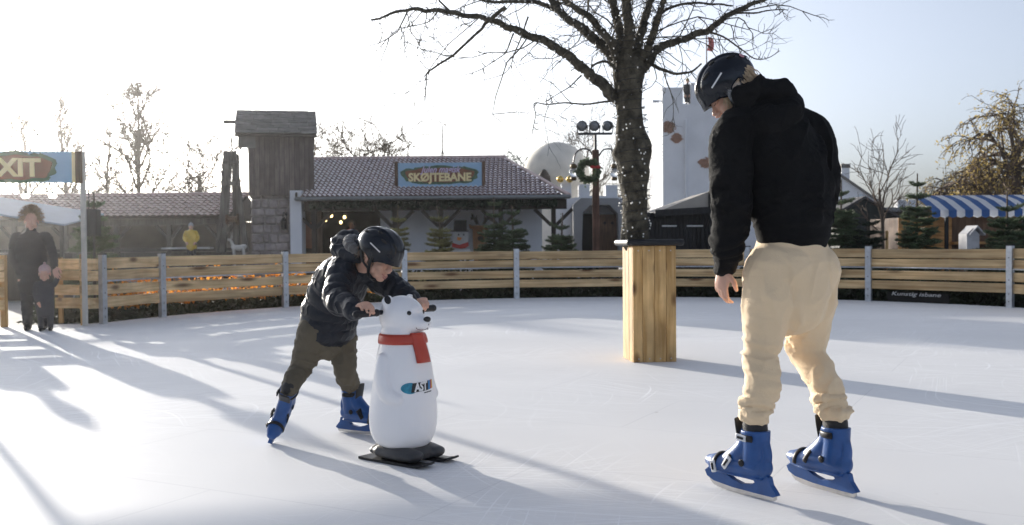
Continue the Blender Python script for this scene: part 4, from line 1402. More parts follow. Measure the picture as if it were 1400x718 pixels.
# ================================================================== trees
def bare_tree(name, label, px, D, topy, spread, seed, style='round', levels=4, group=None, basez=-.03, trunk_r=None, mt=None, leaf=0, tw=1.0, stake=False):
    r = np.random.default_rng(seed)
    x0 = P(px, 330, D).x
    H_ = hz(px, topy, D) - basez
    W_ = spread * D / FOC
    root = thing(name, label, 'tree', (x0, D, basez), group=group)
    tr_ = trunk_r or H_ * .017
    TB, CR = Tubes(), Tubes()
    lv = []
    up = {'upright': .10, 'round': .05, 'willow': .02, 'sapling': .12}[style]
    ang = {'upright': (.45, .85), 'round': (.5, 1.0), 'willow': (.5, .95), 'sapling': (.35, .65)}[style]

    def path(p, d, L, k, jit, trop):
        pts = [p]
        for i in range(k):
            d = d + r.normal(size=3) * jit + np.array([0, 0, trop])
            d = d / np.linalg.norm(d)
            pts.append(pts[-1] + d * L / k)
        return np.array(pts)

    def grow(p, d, L, rad, lvl):
        k = 5 if lvl < 3 else 4
        trop = up
        if style == 'willow' and lvl >= 2: trop = -.28
        if style == 'sapling' and lvl >= 2: trop = .02
        pts = path(p, d, L, k, .13 + .03 * lvl, trop)
        CR.add(pts, rad, max(rad * .45, .0045 * tw), 5 if lvl < 2 else 3)
        if leaf and lvl >= levels - 1:
            for _ in range(leaf):
                lv.append(pts[r.integers(1, k + 1)] + r.normal(size=3) * .05)
        if lvl >= levels: return
        n = int(r.integers(3, 6)) + (2 if style == 'willow' and lvl == 1 else 0)
        for _ in range(n):
            t = r.uniform(.3, 1)
            i = min(int(t * k), k - 1)
            q = pts[i] + (pts[i + 1] - pts[i]) * (t * k - i)
            dd = pts[i + 1] - pts[i]; dd /= np.linalg.norm(dd)
            s = np.cross(dd, r.normal(size=3)); s /= np.linalg.norm(s) + 1e-9
            a = r.uniform(*ang)
            grow(q, dd * math.cos(a) + s * math.sin(a), L * r.uniform(.5, .72) * (1.25 if style == 'willow' and lvl >= 1 else 1), max(rad * .55, .006 * tw), lvl + 1)
    tpts = path(np.array([x0, D, basez]), np.array([0, 0, 1.0]), H_ * (.9 if style == 'upright' else .62), 9, .035, .02)
    TB.add(tpts, tr_, tr_ * (.25 if style == 'upright' else .5), 8)
    nl = {'upright': 24, 'round': 11, 'willow': 12, 'sapling': 9}[style]
    lo = {'upright': .22, 'round': .35, 'willow': .45, 'sapling': .42}[style]
    for i in range(nl):
        t = lo + (1 - lo) * (i + r.uniform(0, .9)) / nl
        j = min(int(t * 9), 8)
        q = tpts[j] + (tpts[j + 1] - tpts[j]) * (t * 9 - j)
        a = r.uniform(*ang); ph_ = i * 2.4 + r.uniform(-.5, .5)
        d = np.array([math.cos(ph_) * math.sin(a), math.sin(ph_) * math.sin(a), math.cos(a)])
        if style == 'upright': L = W_ * 1.15 * math.sin(math.pi * (.12 + .84 * t)) ** .6 + H_ * .03
        else: L = max(W_ * .78, H_ * .27) * r.uniform(.75, 1.1)
        grow(q, d, L, tr_ * (.42 if t < .7 else .3), 1)
    mt = mt or M_bark_far
    obj('trunk', TB.mesh(), mt, root, smooth=True)
    obj('crown', CR.mesh(), mt, root)
    if leaf:
        obj('foliage', leaves(np.array(lv), .045, seed, 2.2), M_willowleaf, root)
    if stake:
        obj('stake', tube([(x0 + .05, D - .05, basez), (x0 + .05, D - .05, 1.15)], [.03, .03], 7, 2), M_pine_v, root)
    return root


M_bark_mid = mat('brown_twigs', (.12, .088, .06), .9, 0, .25, 3, spec=.1)
gr_l = 'bare trees beyond the pavilion'
bare_tree('bare_tree', 'thin bare tree behind the EXIT sign lettering', 38, 44, 150, 34, 1, 'upright', 4, gr_l, tw=1.9)
bare_tree('bare_tree', 'slender bare tree above the right end of the EXIT sign', 97, 46, 128, 26, 2, 'upright', 4, gr_l, tw=1.9)
bare_tree('bare_tree', 'small slim bare tree just right of the EXIT sign pole', 146, 44, 172, 18, 3, 'upright', 4, gr_l)
bare_tree('bare_tree', 'tallest broad bare tree above the pavilion roof', 194, 45, 116, 44, 4, 'upright', 4, gr_l, tw=2.4)
bare_tree('bare_tree', 'dense rounded bare tree between pavilion and boarded tower', 277, 42, 160, 44, 5, 'round', 4, gr_l, tw=2.6)
bare_tree('bare_tree', 'rounded bare tree rising behind the hall ridge', 488, 46, 108, 62, 6, 'round', 4, None, tw=3.0, mt=M_bark_mid)
bare_tree('bare_tree', 'thin bare treetop between boarded tower and hall roof', 432, 48, 150, 26, 7, 'round', 4, None, tw=2.2)
bare_tree('bare_tree', 'dark small tree left of the white dome', 712, 52, 203, 16, 8, 'round', 4, None, mt=M_needle_dark, leaf=0, tw=3)
bare_tree('bare_tree', 'pale bare tree behind the wreath lamp post', 800, 55, 150, 48, 9, 'round', 4, None, tw=2.0)
bare_tree('bare_tree', 'young bare sapling with stake behind the right fence', 1208, 20.2, 172, 46, 10, 'sapling', 3, None, trunk_r=.045, mt=M_bark_far, stake=True)
bare_tree('willow_tree', 'large willow with yellow leaves at the right edge', 1392, 29, 98, 84, 12, 'willow', 4, None, trunk_r=.22, leaf=5, tw=.7)
bare_tree('willow_tree', 'smaller yellowish willow left of the large one', 1322, 34, 190, 44, 13, 'willow', 4, None, trunk_r=.12, leaf=5, tw=.8)
bare_tree('bare_tree', 'brown twiggy bush tree between white house and willow', 1243, 40, 268, 20, 14, 'round', 4, None)

# far thicket that closes the horizon
FW = Tubes()
r_ = np.random.default_rng(5)
for _ in range(2600):
    a = r_.uniform(-.62, .62); D = r_.uniform(62, 85)
    x = D * math.tan(a)
    h = r_.uniform(1.5, 4.2) * (1 + .35 * math.sin(a * 17))
    d = np.array([r_.normal(0, .18), r_.normal(0, .18), 1])
    p0 = np.array([x, D, -.03])
    FW.add(np.array([p0, p0 + d * h * .5, p0 + (d + r_.normal(0, .12, 3)) * h]), .05, .012, 3)
o = obj('far_thicket', FW.mesh(), M_bark_far)
tag(o, 'brown leafless thicket far behind the buildings', 'thicket', kind='stuff')


def fir(label, px, D, topy, hw, seed, mt=None, leader=.22, group='cut fir trees behind the fence'):
    r = np.random.default_rng(seed)
    x0 = P(px, 330, D).x
    H_ = hz(px, topy, D)
    W_ = hw * D / FOC
    root = thing('fir_tree', label, 'fir tree', (x0, D, -.03), group=group)
    obj('trunk', tube([(x0, D, -.03), (x0 + r.normal(0, .01), D, H_ * .6), (x0 + r.normal(0, .02), D, H_)], [.035, .022, .012], 7, 12), M_bark_far, root, smooth=True)
    CR = Tubes()
    nv, nf, nn = [], [], 0
    z = .12

    def needles(pts, ln, per):
        nonlocal nn
        n = per
        t = r.uniform(0, len(pts) - 1.001, n)
        i = t.astype(int); f = (t - i)[:, None]
        c = pts[i] * (1 - f) + pts[i + 1] * f
        T = pts[i + 1] - pts[i]; T /= np.linalg.norm(T, axis=1)[:, None] + 1e-9
        s = np.cross(T, r.normal(size=(n, 3))); s /= np.linalg.norm(s, axis=1)[:, None] + 1e-9
        d = s * .85 + T * .6
        w = np.cross(d, s) * .011
        V = np.stack([c - w, c + w, c + d * ln * r.uniform(.7, 1.2, (n, 1))], 1).reshape(-1, 3)
        nv.append(V); nf.append(np.arange(3 * n).reshape(n, 3) + nn); nn += 3 * n
    while z < H_ * (1 - leader * .35):
        t = z / H_
        L = W_ * (1 - t) ** .8 * (1.0 if t < .72 else 1.15) + .05
        nb_ = int(r.integers(6, 9)) if t < .7 else 4
        lift = .05 + .75 * max(0, t - .45)
        for k in range(nb_):
            ph_ = k * 2 * math.pi / nb_ + r.uniform(-.4, .4)
            d = np.array([math.cos(ph_), math.sin(ph_), lift + r.normal(0, .1)]); d /= np.linalg.norm(d)
            Lb = L * r.uniform(.7, 1.1)
            p0 = np.array([x0, D, z])
            pts = np.array([p0, p0 + d * Lb * .35 + (0, 0, .0), p0 + d * Lb * .7 + (0, 0, -.03 * Lb), p0 + d * Lb + (0, 0, .05 * Lb)])
            CR.add(pts, .009, .004, 3)
            needles(pts, .035, int(110 * Lb) + 20)
            nt_ = max(3, int(Lb / .055))
            for j in range(nt_):
                u = .2 + .8 * j / nt_
                q = p0 + d * Lb * u
                for s in (-1, 1):
                    sd_ = np.array([-d[1], d[0], 0]) * s
                    e = d * .7 + sd_ * .8 + np.array([0, 0, r.normal(.02, .12)])
                    e /= np.linalg.norm(e)
                    lt_ = Lb * (1 - u) * .55 + .05
                    tp_ = np.array([q, q + e * lt_ * .5, q + e * lt_ + (0, 0, .01)])
                    CR.add(tp_, .005, .003, 3)
                    needles(tp_, .038, int(230 * lt_) + 9)
        z += r.uniform(.07, .11) if t < .66 else r.uniform(.16, .24)
    lp = np.array([[x0, D, H_ * .55], [x0, D, H_ * .8], [x0, D, H_]])
    needles(lp, .03, 60)
    m = mt or M_needle
    cr = obj('crown', CR.mesh(), M_bark_far, root)
    nd = obj('needles', (np.vstack(nv), np.vstack(nf)), m, cr)
    nd['kind'] = 'stuff'
    return root


fir('broad fir with glinting lights beside the EXIT sign pole', 128, 14.6, 262, 52, 1, M_needle, .1)
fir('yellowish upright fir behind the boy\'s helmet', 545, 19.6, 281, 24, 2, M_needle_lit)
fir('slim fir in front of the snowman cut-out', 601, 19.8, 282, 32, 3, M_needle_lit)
fir('fir with tall bare tip in front of the reindeer board', 676, 19.9, 270, 36, 4)
fir('shorter fir with bare tip right of the reindeer board', 702, 19.4, 281, 34, 5)
fir('dark fir below the right end of the hall roof', 767, 19.6, 292, 40, 6)
fir('fir with upturned top twigs right of the hooded skater', 1150, 19.3, 246, 44, 7, M_needle)
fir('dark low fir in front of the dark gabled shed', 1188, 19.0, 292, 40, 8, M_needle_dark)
fir('fir with sparse top in front of the orange stall', 1254, 18.4, 238, 42, 9, M_needle)
fir('bushy bright fir below the striped awning at right', 1378, 17.3, 262, 56, 10, M_needle)
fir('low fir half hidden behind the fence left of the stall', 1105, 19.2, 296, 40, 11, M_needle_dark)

# ================================================================== lamp post with wreath
LP = 22.0
q = P(815, 340, LP)
lx = q.x
lp_ = thing('lamp_post', 'brown lamp post with three floodlights and two lanterns', 'lamp post', (lx, LP, -.03))
obj('post', tr(bbox_(.15, .15, hz(815, 205, LP) + .03, .015), Matrix.Translation((lx, LP, hz(815, 205, LP) / 2 - .015))), wood('red_brown_post', (.20, .10, .065), (.12, .06, .04), 2, knots=False), lp_)
obj('mast_top', tube([(lx, LP, hz(815, 206, LP)), (lx, LP, hz(815, 183, LP))], [.035, .03], 8, 3), M_darksteel, lp_)
xa, xb_ = P(789, 183, LP).x, P(837, 183, LP).x
zb = hz(815, 183, LP)
obj('crossbar', beam((xa, LP, zb), (xb_, LP, zb), .05, .05), M_darksteel, lp_)
for x_ in (796, 813, 831):
    c_ = P(x_, 172, LP)
    d = Vector((-.25 if x_ < 820 else -.6, -.8, -.25)).normalized()
    rot = d.to_track_quat('Z', 'Y').to_matrix().to_4x4()
    fl_ = obj('floodlight', tr(lathe([(.03, -.12), (.085, -.10), (.115, 0), (.115, .05), (.10, .052)], 16), Matrix.Translation(c_) @ rot), M_darksteel, lp_, smooth=True)
    obj('lens', tr(lathe([(.098, .0525), (.06, .058), (.01, .06)], 16), Matrix.Translation(c_) @ rot), mat('floodlight_lens', (.22, .24, .26), .12, .3, .2, 30), fl_, smooth=True)
    obj('yoke', tube([(c_.x - .10, LP, zb + .02), (c_.x - .12, LP - .02, c_.z)], [.012, .012], 5, 2), M_darksteel, fl_)
    obj('yoke', tube([(c_.x + .10, LP, zb + .02), (c_.x + .12, LP - .02, c_.z)], [.012, .012], 5, 2), M_darksteel, fl_)
for s, hx in ((-1, 784), (1, 840)):
    pts = [P(815 + s * 4, 213, LP), P(815 + s * 10, 205, LP), P(815 + s * 20, 204, LP), P(hx - s * 3, 210, LP), P(hx, 222, LP)]
    obj('lantern_arm', tube(pts, [.018] * 5, 7, 24), M_darksteel, lp_, smooth=True)
    c_ = P(hx, 236, LP)
    lh = obj('lantern', lathe([(.03, .20), (.07, .17), (.075, .10), (.05, .09)], 12, tuple(c_)), mat('brass', (.12, .08, .035), .5, .6), lp_, smooth=True)
    obj('lantern_base', lathe([(.05, -.10), (.07, -.11), (.06, -.17), (.02, -.18)], 12, tuple(c_)), MATS['brass'], lh, smooth=True)
    obj('lantern_glass', lathe([(.05, -.10), (.10, -.04), (.10, .02), (.055, .09)], 14, tuple(c_)), M_glass, lh, smooth=True)
wr = thing('wreath', 'green fir wreath with red bow hung on the lamp post', 'wreath', tuple(P(805, 234, LP - .15)))
wc_ = np.array(tuple(P(805, 234, LP - .16)))
r_ = np.random.default_rng(8)
a = r_.uniform(0, 2 * np.pi, 1800); rr2 = np.abs(r_.normal(0, .045, 1800)); ph_ = r_.uniform(0, 6.28, 1800)
R0 = .205
pts = np.stack([wc_[0] + (R0 + rr2 * np.cos(ph_)) * np.cos(a), wc_[1] + rr2 * np.sin(ph_), wc_[2] + (R0 + rr2 * np.cos(ph_)) * np.sin(a)], 1)
core = [tuple(wc_ + np.array([R0 * math.cos(t), 0, R0 * math.sin(t)])) for t in np.linspace(0, 2 * math.pi, 25)]
obj('ring', tube(core, [.04] * 25, 8, 60, ref=(0, 1, 0)), M_needle_dark, wr, smooth=True)
obj('sprigs', leaves(pts, .04, 3, 2), M_needle, wr)
bw = Vector(P(814, 229, LP - .24))
obj('bow', join([ellipsoid(bw + Vector((-.06, 0, .01)), (.06, .03, .035), None, 12, 8), ellipsoid(bw + Vector((.06, 0, .01)), (.06, .03, .035), None, 12, 8), ellipsoid(bw, (.025, .03, .025), None, 10, 6)]), mat('red_ribbon', (.50, .03, .03), .45), wr, smooth=True)

# ================================================================== EXIT sign
ED = 12.5
pr0, pl0 = P(112, 300, ED), P(-138, 300, 12.05)
ztop = hz(113, 208, ED)
es = thing('exit_sign', 'light blue EXIT banner sign on a pole over the entrance', 'sign', (pr0.x, ED, 0))
exd = Vector((pr0.x - pl0.x, ED - 12.05, 0))
Wd = exd.length
exd.normalize()
hgt = .385
nrm = Vector((exd.y, -exd.x, 0))
cen = Vector(((pr0.x + pl0.x) / 2, (ED + 12.05) / 2, ztop - hgt / 2)) - exd * .02
Mp = frame(exd, Vector((0, 0, 1)), nrm, cen + nrm * .03)
obj('panel', tr(bbox_(Wd - .08, hgt, .03, .004), Mp), M_skyblue, es)
obj('cream_strip', tr(bbox_(.04, hgt, .036, .003, c=(Wd / 2 - .06, 0, 0)), Mp), M_cream, es)
obj('brown_end', tr(bbox_(.075, hgt + .012, .04, .003, c=(Wd / 2 + .0, 0, 0)), Mp), M_browntimber, es)
et = text_mesh('EXIT', .30, .008, .012, 0, .64)
et = (et[0] + (0, 0, .034), et[1])
tcx = (P(18, 220, 12.3).x - cen.x) / exd.x
Ms = Mp @ Matrix.Translation((tcx, -.01, .016))
sign_art(es, Ms, .86, .30, [('lettering', et, M_cream)])
obj('pole', tr(bbox_(.055, .05, ztop + .01, .004), Matrix.Translation((pr0.x + .012, ED + .02, ztop / 2))), mat('sunlit_tone_pole', (.55, .52, .47), .6, 0, .1, 8), es)  # pale colour carries the sunlight on this pole
obj('pole', tr(bbox_(.065, .05, ztop + .01, .004), Matrix.Translation((pl0.x, 12.08, ztop / 2))), M_pine_v, es)
obj('cable', tube([(pr0.x + .06, ED, hz(116, 240, ED)), (pr0.x + .09, ED, hz(119, 262, ED)), (pr0.x + .07, ED + .03, .95)], [.006] * 3, 5, 12), M_blackplastic, es)
for i, x_ in enumerate((35, 72)):
    c_ = P(x_, 268, 12.55)
    hb = thing('hanging_lamp', ['white globe lamp hanging left under the EXIT banner', 'white globe lamp hanging right under the EXIT banner'][i], 'lamp', tuple(c_), group='globe lamps under the EXIT banner')
    obj('globe', lathe([(.015, .032), (.04, .024), (.052, .0), (.04, -.025), (.01, -.033)], 16, tuple(c_)), mat('lit_globe', (.95, .95, .92), .3, emit=(1, .95, .85), estr=2.0), hb, smooth=True)
    obj('socket', lathe([(.016, .03), (.016, .055), (.006, .06)], 10, tuple(c_)), M_blackplastic, hb, smooth=True)
    obj('cord', tube([c_ + Vector((0, 0, .06)), c_ + Vector((0, -.12, .215))], [.005, .005], 5, 4, cap=0), M_blackplastic, hb)
sp_ = thing('loudspeaker', 'black loudspeaker box on a stand right of the EXIT pole', 'loudspeaker', (P(126, 340, 13.9).x, 13.9, -.03))
a_, b_ = P(117.5, 323, 13.9), P(135, 286, 13.9)
cs = ((a_.x + b_.x) / 2, 13.9, (a_.z + b_.z) / 2)
obj('cabinet', bbox_(b_.x - a_.x, .16, b_.z - a_.z, .012, 2, c=cs), M_blackplastic, sp_)
obj('grille', bbox_(b_.x - a_.x - .02, .012, b_.z - a_.z - .03, .004, c=(cs[0], 13.815, cs[2])), M_darksteel, sp_)
obj('stand', tube([(cs[0], 13.95, -.03), (cs[0], 13.95, a_.z + .02)], [.018, .018], 7, 2), M_darksteel, sp_)

# ================================================================== people: shared builders
def vec(*a): return Vector(a)


def npv(v): return np.array(tuple(v), float)


def head_solids(hc, Fv, Uv, s, neck_to, neck_r=.05):
    """skull, jaw, nose, lips, ears and neck as overlapping closed pieces; returns pieces and the local->world matrix"""
    Fv = Fv.normalized(); Lv = Uv.cross(Fv).normalized(); Uv = Fv.cross(Lv)
    M = frame(Fv * s, Lv * s, Uv * s, hc)
    E_ = lambda c, r: tr(ellipsoid(c, r, None, 24, 16), M)
    S = [E_((-.012, 0, .040), (.098, .076, .088)), E_((.030, 0, -.030), (.060, .060, .078)), E_((.040, 0, -.062), (.048, .048, .05)),
         E_((.070, 0, -.099), (.022, .026, .018)), E_((.074, 0, .028), (.018, .050, .016)), E_((.086, 0, -.072), (.014, .026, .009)), E_((.084, 0, -.084), (.013, .022, .008)),
         tr(tube([(.080, 0, .018), (.094, 0, -.012), (.108, 0, -.034), (.100, 0, -.046)], [.009, .010, .013, .010], 14, 14), M),
         E_((.094, .012, -.042), (.010, .008, .008)), E_((.094, -.012, -.042), (.010, .008, .008))]
    for sg_ in (-1, 1):
        S += [E_((.060, sg_ * .034, -.036), (.028, .024, .026)), E_((-.006, sg_ * .078, -.012), (.018, .009, .031)), E_((-.012, sg_ * .082, .0), (.020, .008, .020)),
              E_((.020, sg_ * .052, -.062), (.035, .014, .028))]
    S.append(tube([tuple(M @ vec(-.025, 0, -.04)), tuple((M @ vec(-.03, 0, -.10)) * .6 + vec(*neck_to) * .4), tuple(neck_to)], [neck_r * 1.02, neck_r, neck_r * 1.15], 18, 12))
    return S, M


def hand_solids(wr, d, n, thumb_side, s=1.0, curl=(.35, .4, .3), spread=.018, thumb_curl=.3):
    """palm, four jointed fingers of unequal length and a thumb; d to the knuckles, n out of the palm"""
    d = d.normalized(); n = (n - d * n.dot(d)).normalized(); sd_ = d.cross(n).normalized()
    ts = sd_ if thumb_side > 0 else -sd_
    S = []
    pw = [tuple(wr - d * .02 * s), tuple(wr + d * .03 * s), tuple(wr + d * .065 * s), tuple(wr + d * .088 * s)]
    S.append(tube(pw, [(.026 * s, .019 * s), (.036 * s, .017 * s), (.040 * s, .015 * s), (.036 * s, .011 * s)], 18, 12, ref=tuple(ts)))
    ln = [(.040, .026, .021), (.045, .029, .023), (.041, .027, .022), (.032, .020, .018)]
    for i in range(4):
        p = wr + d * (.086 - .004 * abs(i - 1)) * s + ts * (.028 - .0187 * i) * s
        a = 0.0
        pts, rad_ = [tuple(p - d * .02 * s), tuple(p)], [.0088 * s, .0092 * s]
        dd = d + ts * (.10 - .07 * i)
        for k in range(3):
            a += curl[k] * (1 + .08 * i)
            q = dd.normalized() * math.cos(a) + n * math.sin(a)
            p = p + q * ln[i][k] * s
            pts.append(tuple(p)); rad_.append((.0086 - .0009 * k) * s * (.9 if i == 3 else 1))
        S.append(tube(pts, rad_, 12, 22))
    p = wr + d * .022 * s + ts * .026 * s
    td = (d * .62 + ts * .62 + n * .45).normalized()
    t2 = (d * .85 + ts * (.25 - thumb_curl) + n * (.3 + thumb_curl)).normalized()
    S.append(tube([tuple(p), tuple(p + td * .036 * s), tuple(p + td * .036 * s + t2 * .030 * s), tuple(p + td * .036 * s + t2 * .054 * s)], [.0135 * s, .0115 * s, .0105 * s, .0085 * s], 12, 16))
    return S


def rings(amp, n, sway=.9, ph=0.0, lo=0.0, hi=1.0):
    """fold rings round a sleeve or trouser leg between lo and hi"""
    def f(t, th):
        w = 1.0 if lo <= t <= hi else math.exp(-((t - (lo if t < lo else hi)) / .05) ** 2)
        return amp * w * np.sin(2 * math.pi * n * t + sway * np.sin(th + ph) + .8 * np.sin(2 * th + 2 * ph + t * 5))
    return f


def sumf(*fs): return lambda t, th: sum(f(t, th) for f in fs)


def quilt(n, amp): return lambda t, th: amp * (abs(math.sin(math.pi * t * n)) ** .55 - .5) + 0 * th


def helmet(root, M, col_mat, s=1.0, grooves=(.22, .52), marks=True, name='helmet', guard=True):
    """hard shell with raised ribs, brim, vents, padding and chin strap in head space"""
    cx, cz = -.004, .040
    fr = [(0, -.30), (35, -.31), (56, -.42), (72, -.66), (88, -.36), (106, -.28), (122, -.62), (150, -.68), (180, -.70)]

    def thmin(a):
        a = abs((a + 180) % 360 - 180)
        return np.interp(a, [p[0] for p in fr], [p[1] for p in fr])
    nu, nv = 96, 34
    out, inn = [], []
    for i in range(nu):
        a = 360 * i / nu
        t0 = thmin(a)
        for j in range(nv):
            th = t0 + (math.pi / 2 - t0) * (j / (nv - 1)) ** .9
            th = min(th, math.pi / 2 - .012)
            d = np.array([math.cos(th) * math.cos(R(a)), math.cos(th) * math.sin(R(a)), math.sin(th)])
            r = 1.0
            y = abs(d[1])
            for gq in grooves:
                r -= .045 * math.exp(-((y - gq) / .035) ** 2) * (1 if th > -.02 else 0)
            r += .035 * math.exp(-((y - .37) / .10) ** 2) * (1 if d[0] < .75 else .5) * max(0, min(1, th * 3 + .4))
            if d[0] > 0: r += .10 * max(0, d[0]) ** 3 * math.exp(-((th - t0) / .16) ** 2)
            r += .03 * math.exp(-((th - t0) / .05) ** 2)
            if -.5 < d[0] < .1 and th > .25: r -= .02 * math.exp(-((d[0] + .2) / .04) ** 2)
            p = d * (.126, .101, .104)
            out.append(p * r + (cx, 0, cz)); inn.append(p * .93 + (cx, 0, cz))
    V = np.array(out + inn)
    F = []
    N_ = nu * nv
    for i in range(nu):
        k = (i + 1) % nu
        for j in range(nv - 1):
            F.append((i * nv + j, k * nv + j, k * nv + j + 1, i * nv + j + 1))
            F.append((N_ + i * nv + j, N_ + i * nv + j + 1, N_ + k * nv + j + 1, N_ + k * nv + j))
        F.append((i * nv, N_ + i * nv, N_ + k * nv, k * nv))
    F.append(tuple(i * nv + nv - 1 for i in range(nu)))
    sh = obj(name, tr((V, F), M @ Matrix.Scale(s, 4)), col_mat, root, smooth=True)
    # vents
    for (a, th, ln) in [(25, .55, .030), (-25, .55, .030), (60, .60, .028), (-60, .60, .028), (130, .55, .030), (-130, .55, .030), (165, .2, .02), (-165, .2, .02), (90, .95, .02), (-90, .95, .02)]:
        d = np.array([math.cos(th) * math.cos(R(a)), math.cos(th) * math.sin(R(a)), math.sin(th)])
        c = d * (.126, .101, .104) * 1.005 + (cx, 0, cz)
        nn_ = Vector(d / np.array([.126, .101, .104]) ** 1).normalized()
        xx = Vector((1, 0, 0)); xx = (xx - nn_ * xx.dot(nn_)).normalized(); yy = nn_.cross(xx)
        obj('vent', tr(ellipsoid((0, 0, 0), (ln * .7, .007, .004), None, 12, 6), M @ Matrix.Scale(s, 4) @ frame(xx, yy, nn_, c)), M_black, sh, smooth=True)
    for sg_ in (-1, 1):
        pts = [(.030, sg_ * .090, .015), (.028, sg_ * .078, -.040), (.030, sg_ * .050, -.098), (.034, sg_ * .0, -.122)]
        obj('chin_strap', tr(tube(pts, [(.010, .003)] * 4, 8, 20, ref=(1, 0, 0)), M @ Matrix.Scale(s, 4)), M_blackplastic, sh, smooth=True)
        pts = [(-.045, sg_ * .088, .005), (-.02, sg_ * .082, -.035), (.026, sg_ * .070, -.060)]
        obj('side_strap', tr(tube(pts, [(.009, .003)] * 3, 8, 14, ref=(1, 0, 0)), M @ Matrix.Scale(s, 4)), M_blackplastic, sh, smooth=True)
        if marks:
            pts = [(.062 - .02 * k, sg_ * (.0905 + .0055 * k), .048 + .006 * k) for k in range(4)]
            obj('white_mark', tr(tube(pts, [(.0030, .0018)] * 4, 8, 12, ref=(0, 0, 1)), M @ Matrix.Scale(s, 4)), mat('white_decal', (.7, .7, .7), .4), sh)
        if guard:
            ge = [(.006 + .034 * math.cos(t) - .012 * math.sin(t), sg_ * .089, -.022 + .036 * math.sin(t)) for t in np.linspace(0, 2 * math.pi, 20, endpoint=False)]
            n_ = len(ge)
            V = [g_ for g_ in ge] + [(x, y + sg_ * .003, z) for x, y, z in ge]
            F = [tuple(range(n_)), tuple(range(n_, 2 * n_))[::-1]] + [(i, (i + 1) % n_, n_ + (i + 1) % n_, n_ + i) for i in range(n_)]
            obj('ear_guard', tr((V, F), M @ Matrix.Scale(s, 4)), mat('clear_plastic', (.8, .8, .8), .08, alpha=.13, var=.02), sh)
    return sh


M_skate = mat('blue_skate_plastic', (.018, .080, .26), .34, 0, .18, 18, .05, 60, spec=.5)
M_blade = mat('skate_steel', (.62, .60, .58), .28, .9, .1, 20)
M_liner = mat('black_liner_felt', (.02, .02, .021), .8, 0, .2, 30, .2, 120, sheen=.2)
M_buckle = mat('grey_buckle', (.68, .69, .70), .35, .4, .1, 30)


def holder_mesh():
    cu = bpy.data.curves.new('h', 'CURVE')
    cu.dimensions = '2D'; cu.fill_mode = 'BOTH'; cu.extrude = .010; cu.bevel_depth = .002; cu.bevel_resolution = 1
    o_ = [(.208, .064), (.196, .044), (.16, .030), (.06, .022), (-.06, .021), (-.150, .022), (-.168, .030), (-.160, .040), (-.138, .064), (-.130, .092), (-.10, .10), (.10, .096), (.16, .092), (.185, .082)]
    h_ = [(.092, .068), (.055, .052), (.008, .042), (-.045, .050), (-.062, .062), (-.055, .070), (.02, .071)]
    for pl in (o_, h_):
        sp = cu.splines.new('POLY'); sp.points.add(len(pl) - 1); sp.use_cyclic_u = True
        for k, (x, z) in enumerate(pl): sp.points[k].co = (x, z, 0, 1)
    o = bpy.data.objects.new('h', cu); C.objects.link(o)
    ev = o.evaluated_get(bpy.context.evaluated_depsgraph_get())
    em = ev.to_mesh()
    V = np.array([v.co[:] for v in em.vertices]); F = [tuple(p.vertices) for p in em.polygons]
    ev.to_mesh_clear(); bpy.data.objects.remove(o); bpy.data.curves.remove(cu)
    return np.stack([V[:, 0], -V[:, 2], V[:, 1]], 1), F


HOLDER = holder_mesh()
_boot = [tube([(-.100, 0, .128), (-.05, 0, .120), (.03, 0, .114), (.10, 0, .110), (.150, 0, .108), (.182, 0, .110)], [(.042, .034), (.046, .041), (.044, .045), (.041, .048), (.036, .045), (.024, .031)], 28, 40, ref=(0, 0, 1)),
         tube([(-.046, 0, .12), (-.052, 0, .17), (-.058, 0, .22), (-.056, 0, .268)], [(.060, .047), (.058, .046), (.060, .047), (.064, .051)], 28, 26, ref=(1, 0, 0), cap=0),
         tube([(.075, 0, .128), (.02, 0, .165), (-.015, 0, .205), (-.028, 0, .25)], [.038, .043, .042, .040], 22, 20),
         tube([(-.095, 0, .083), (0, 0, .080), (.10, 0, .080), (.165, 0, .086)], [(.008, .036), (.008, .043), (.008, .047), (.008, .036)], 16, 16, ref=(0, 0, 1)),
         tube([(-.108, 0, .10), (-.116, 0, .17), (-.112, 0, .22)], [(.012, .022), (.012, .026), (.010, .020)], 14, 12, ref=(1, 0, 0))]
BOOT = remesh(_boot, .0038, 5)


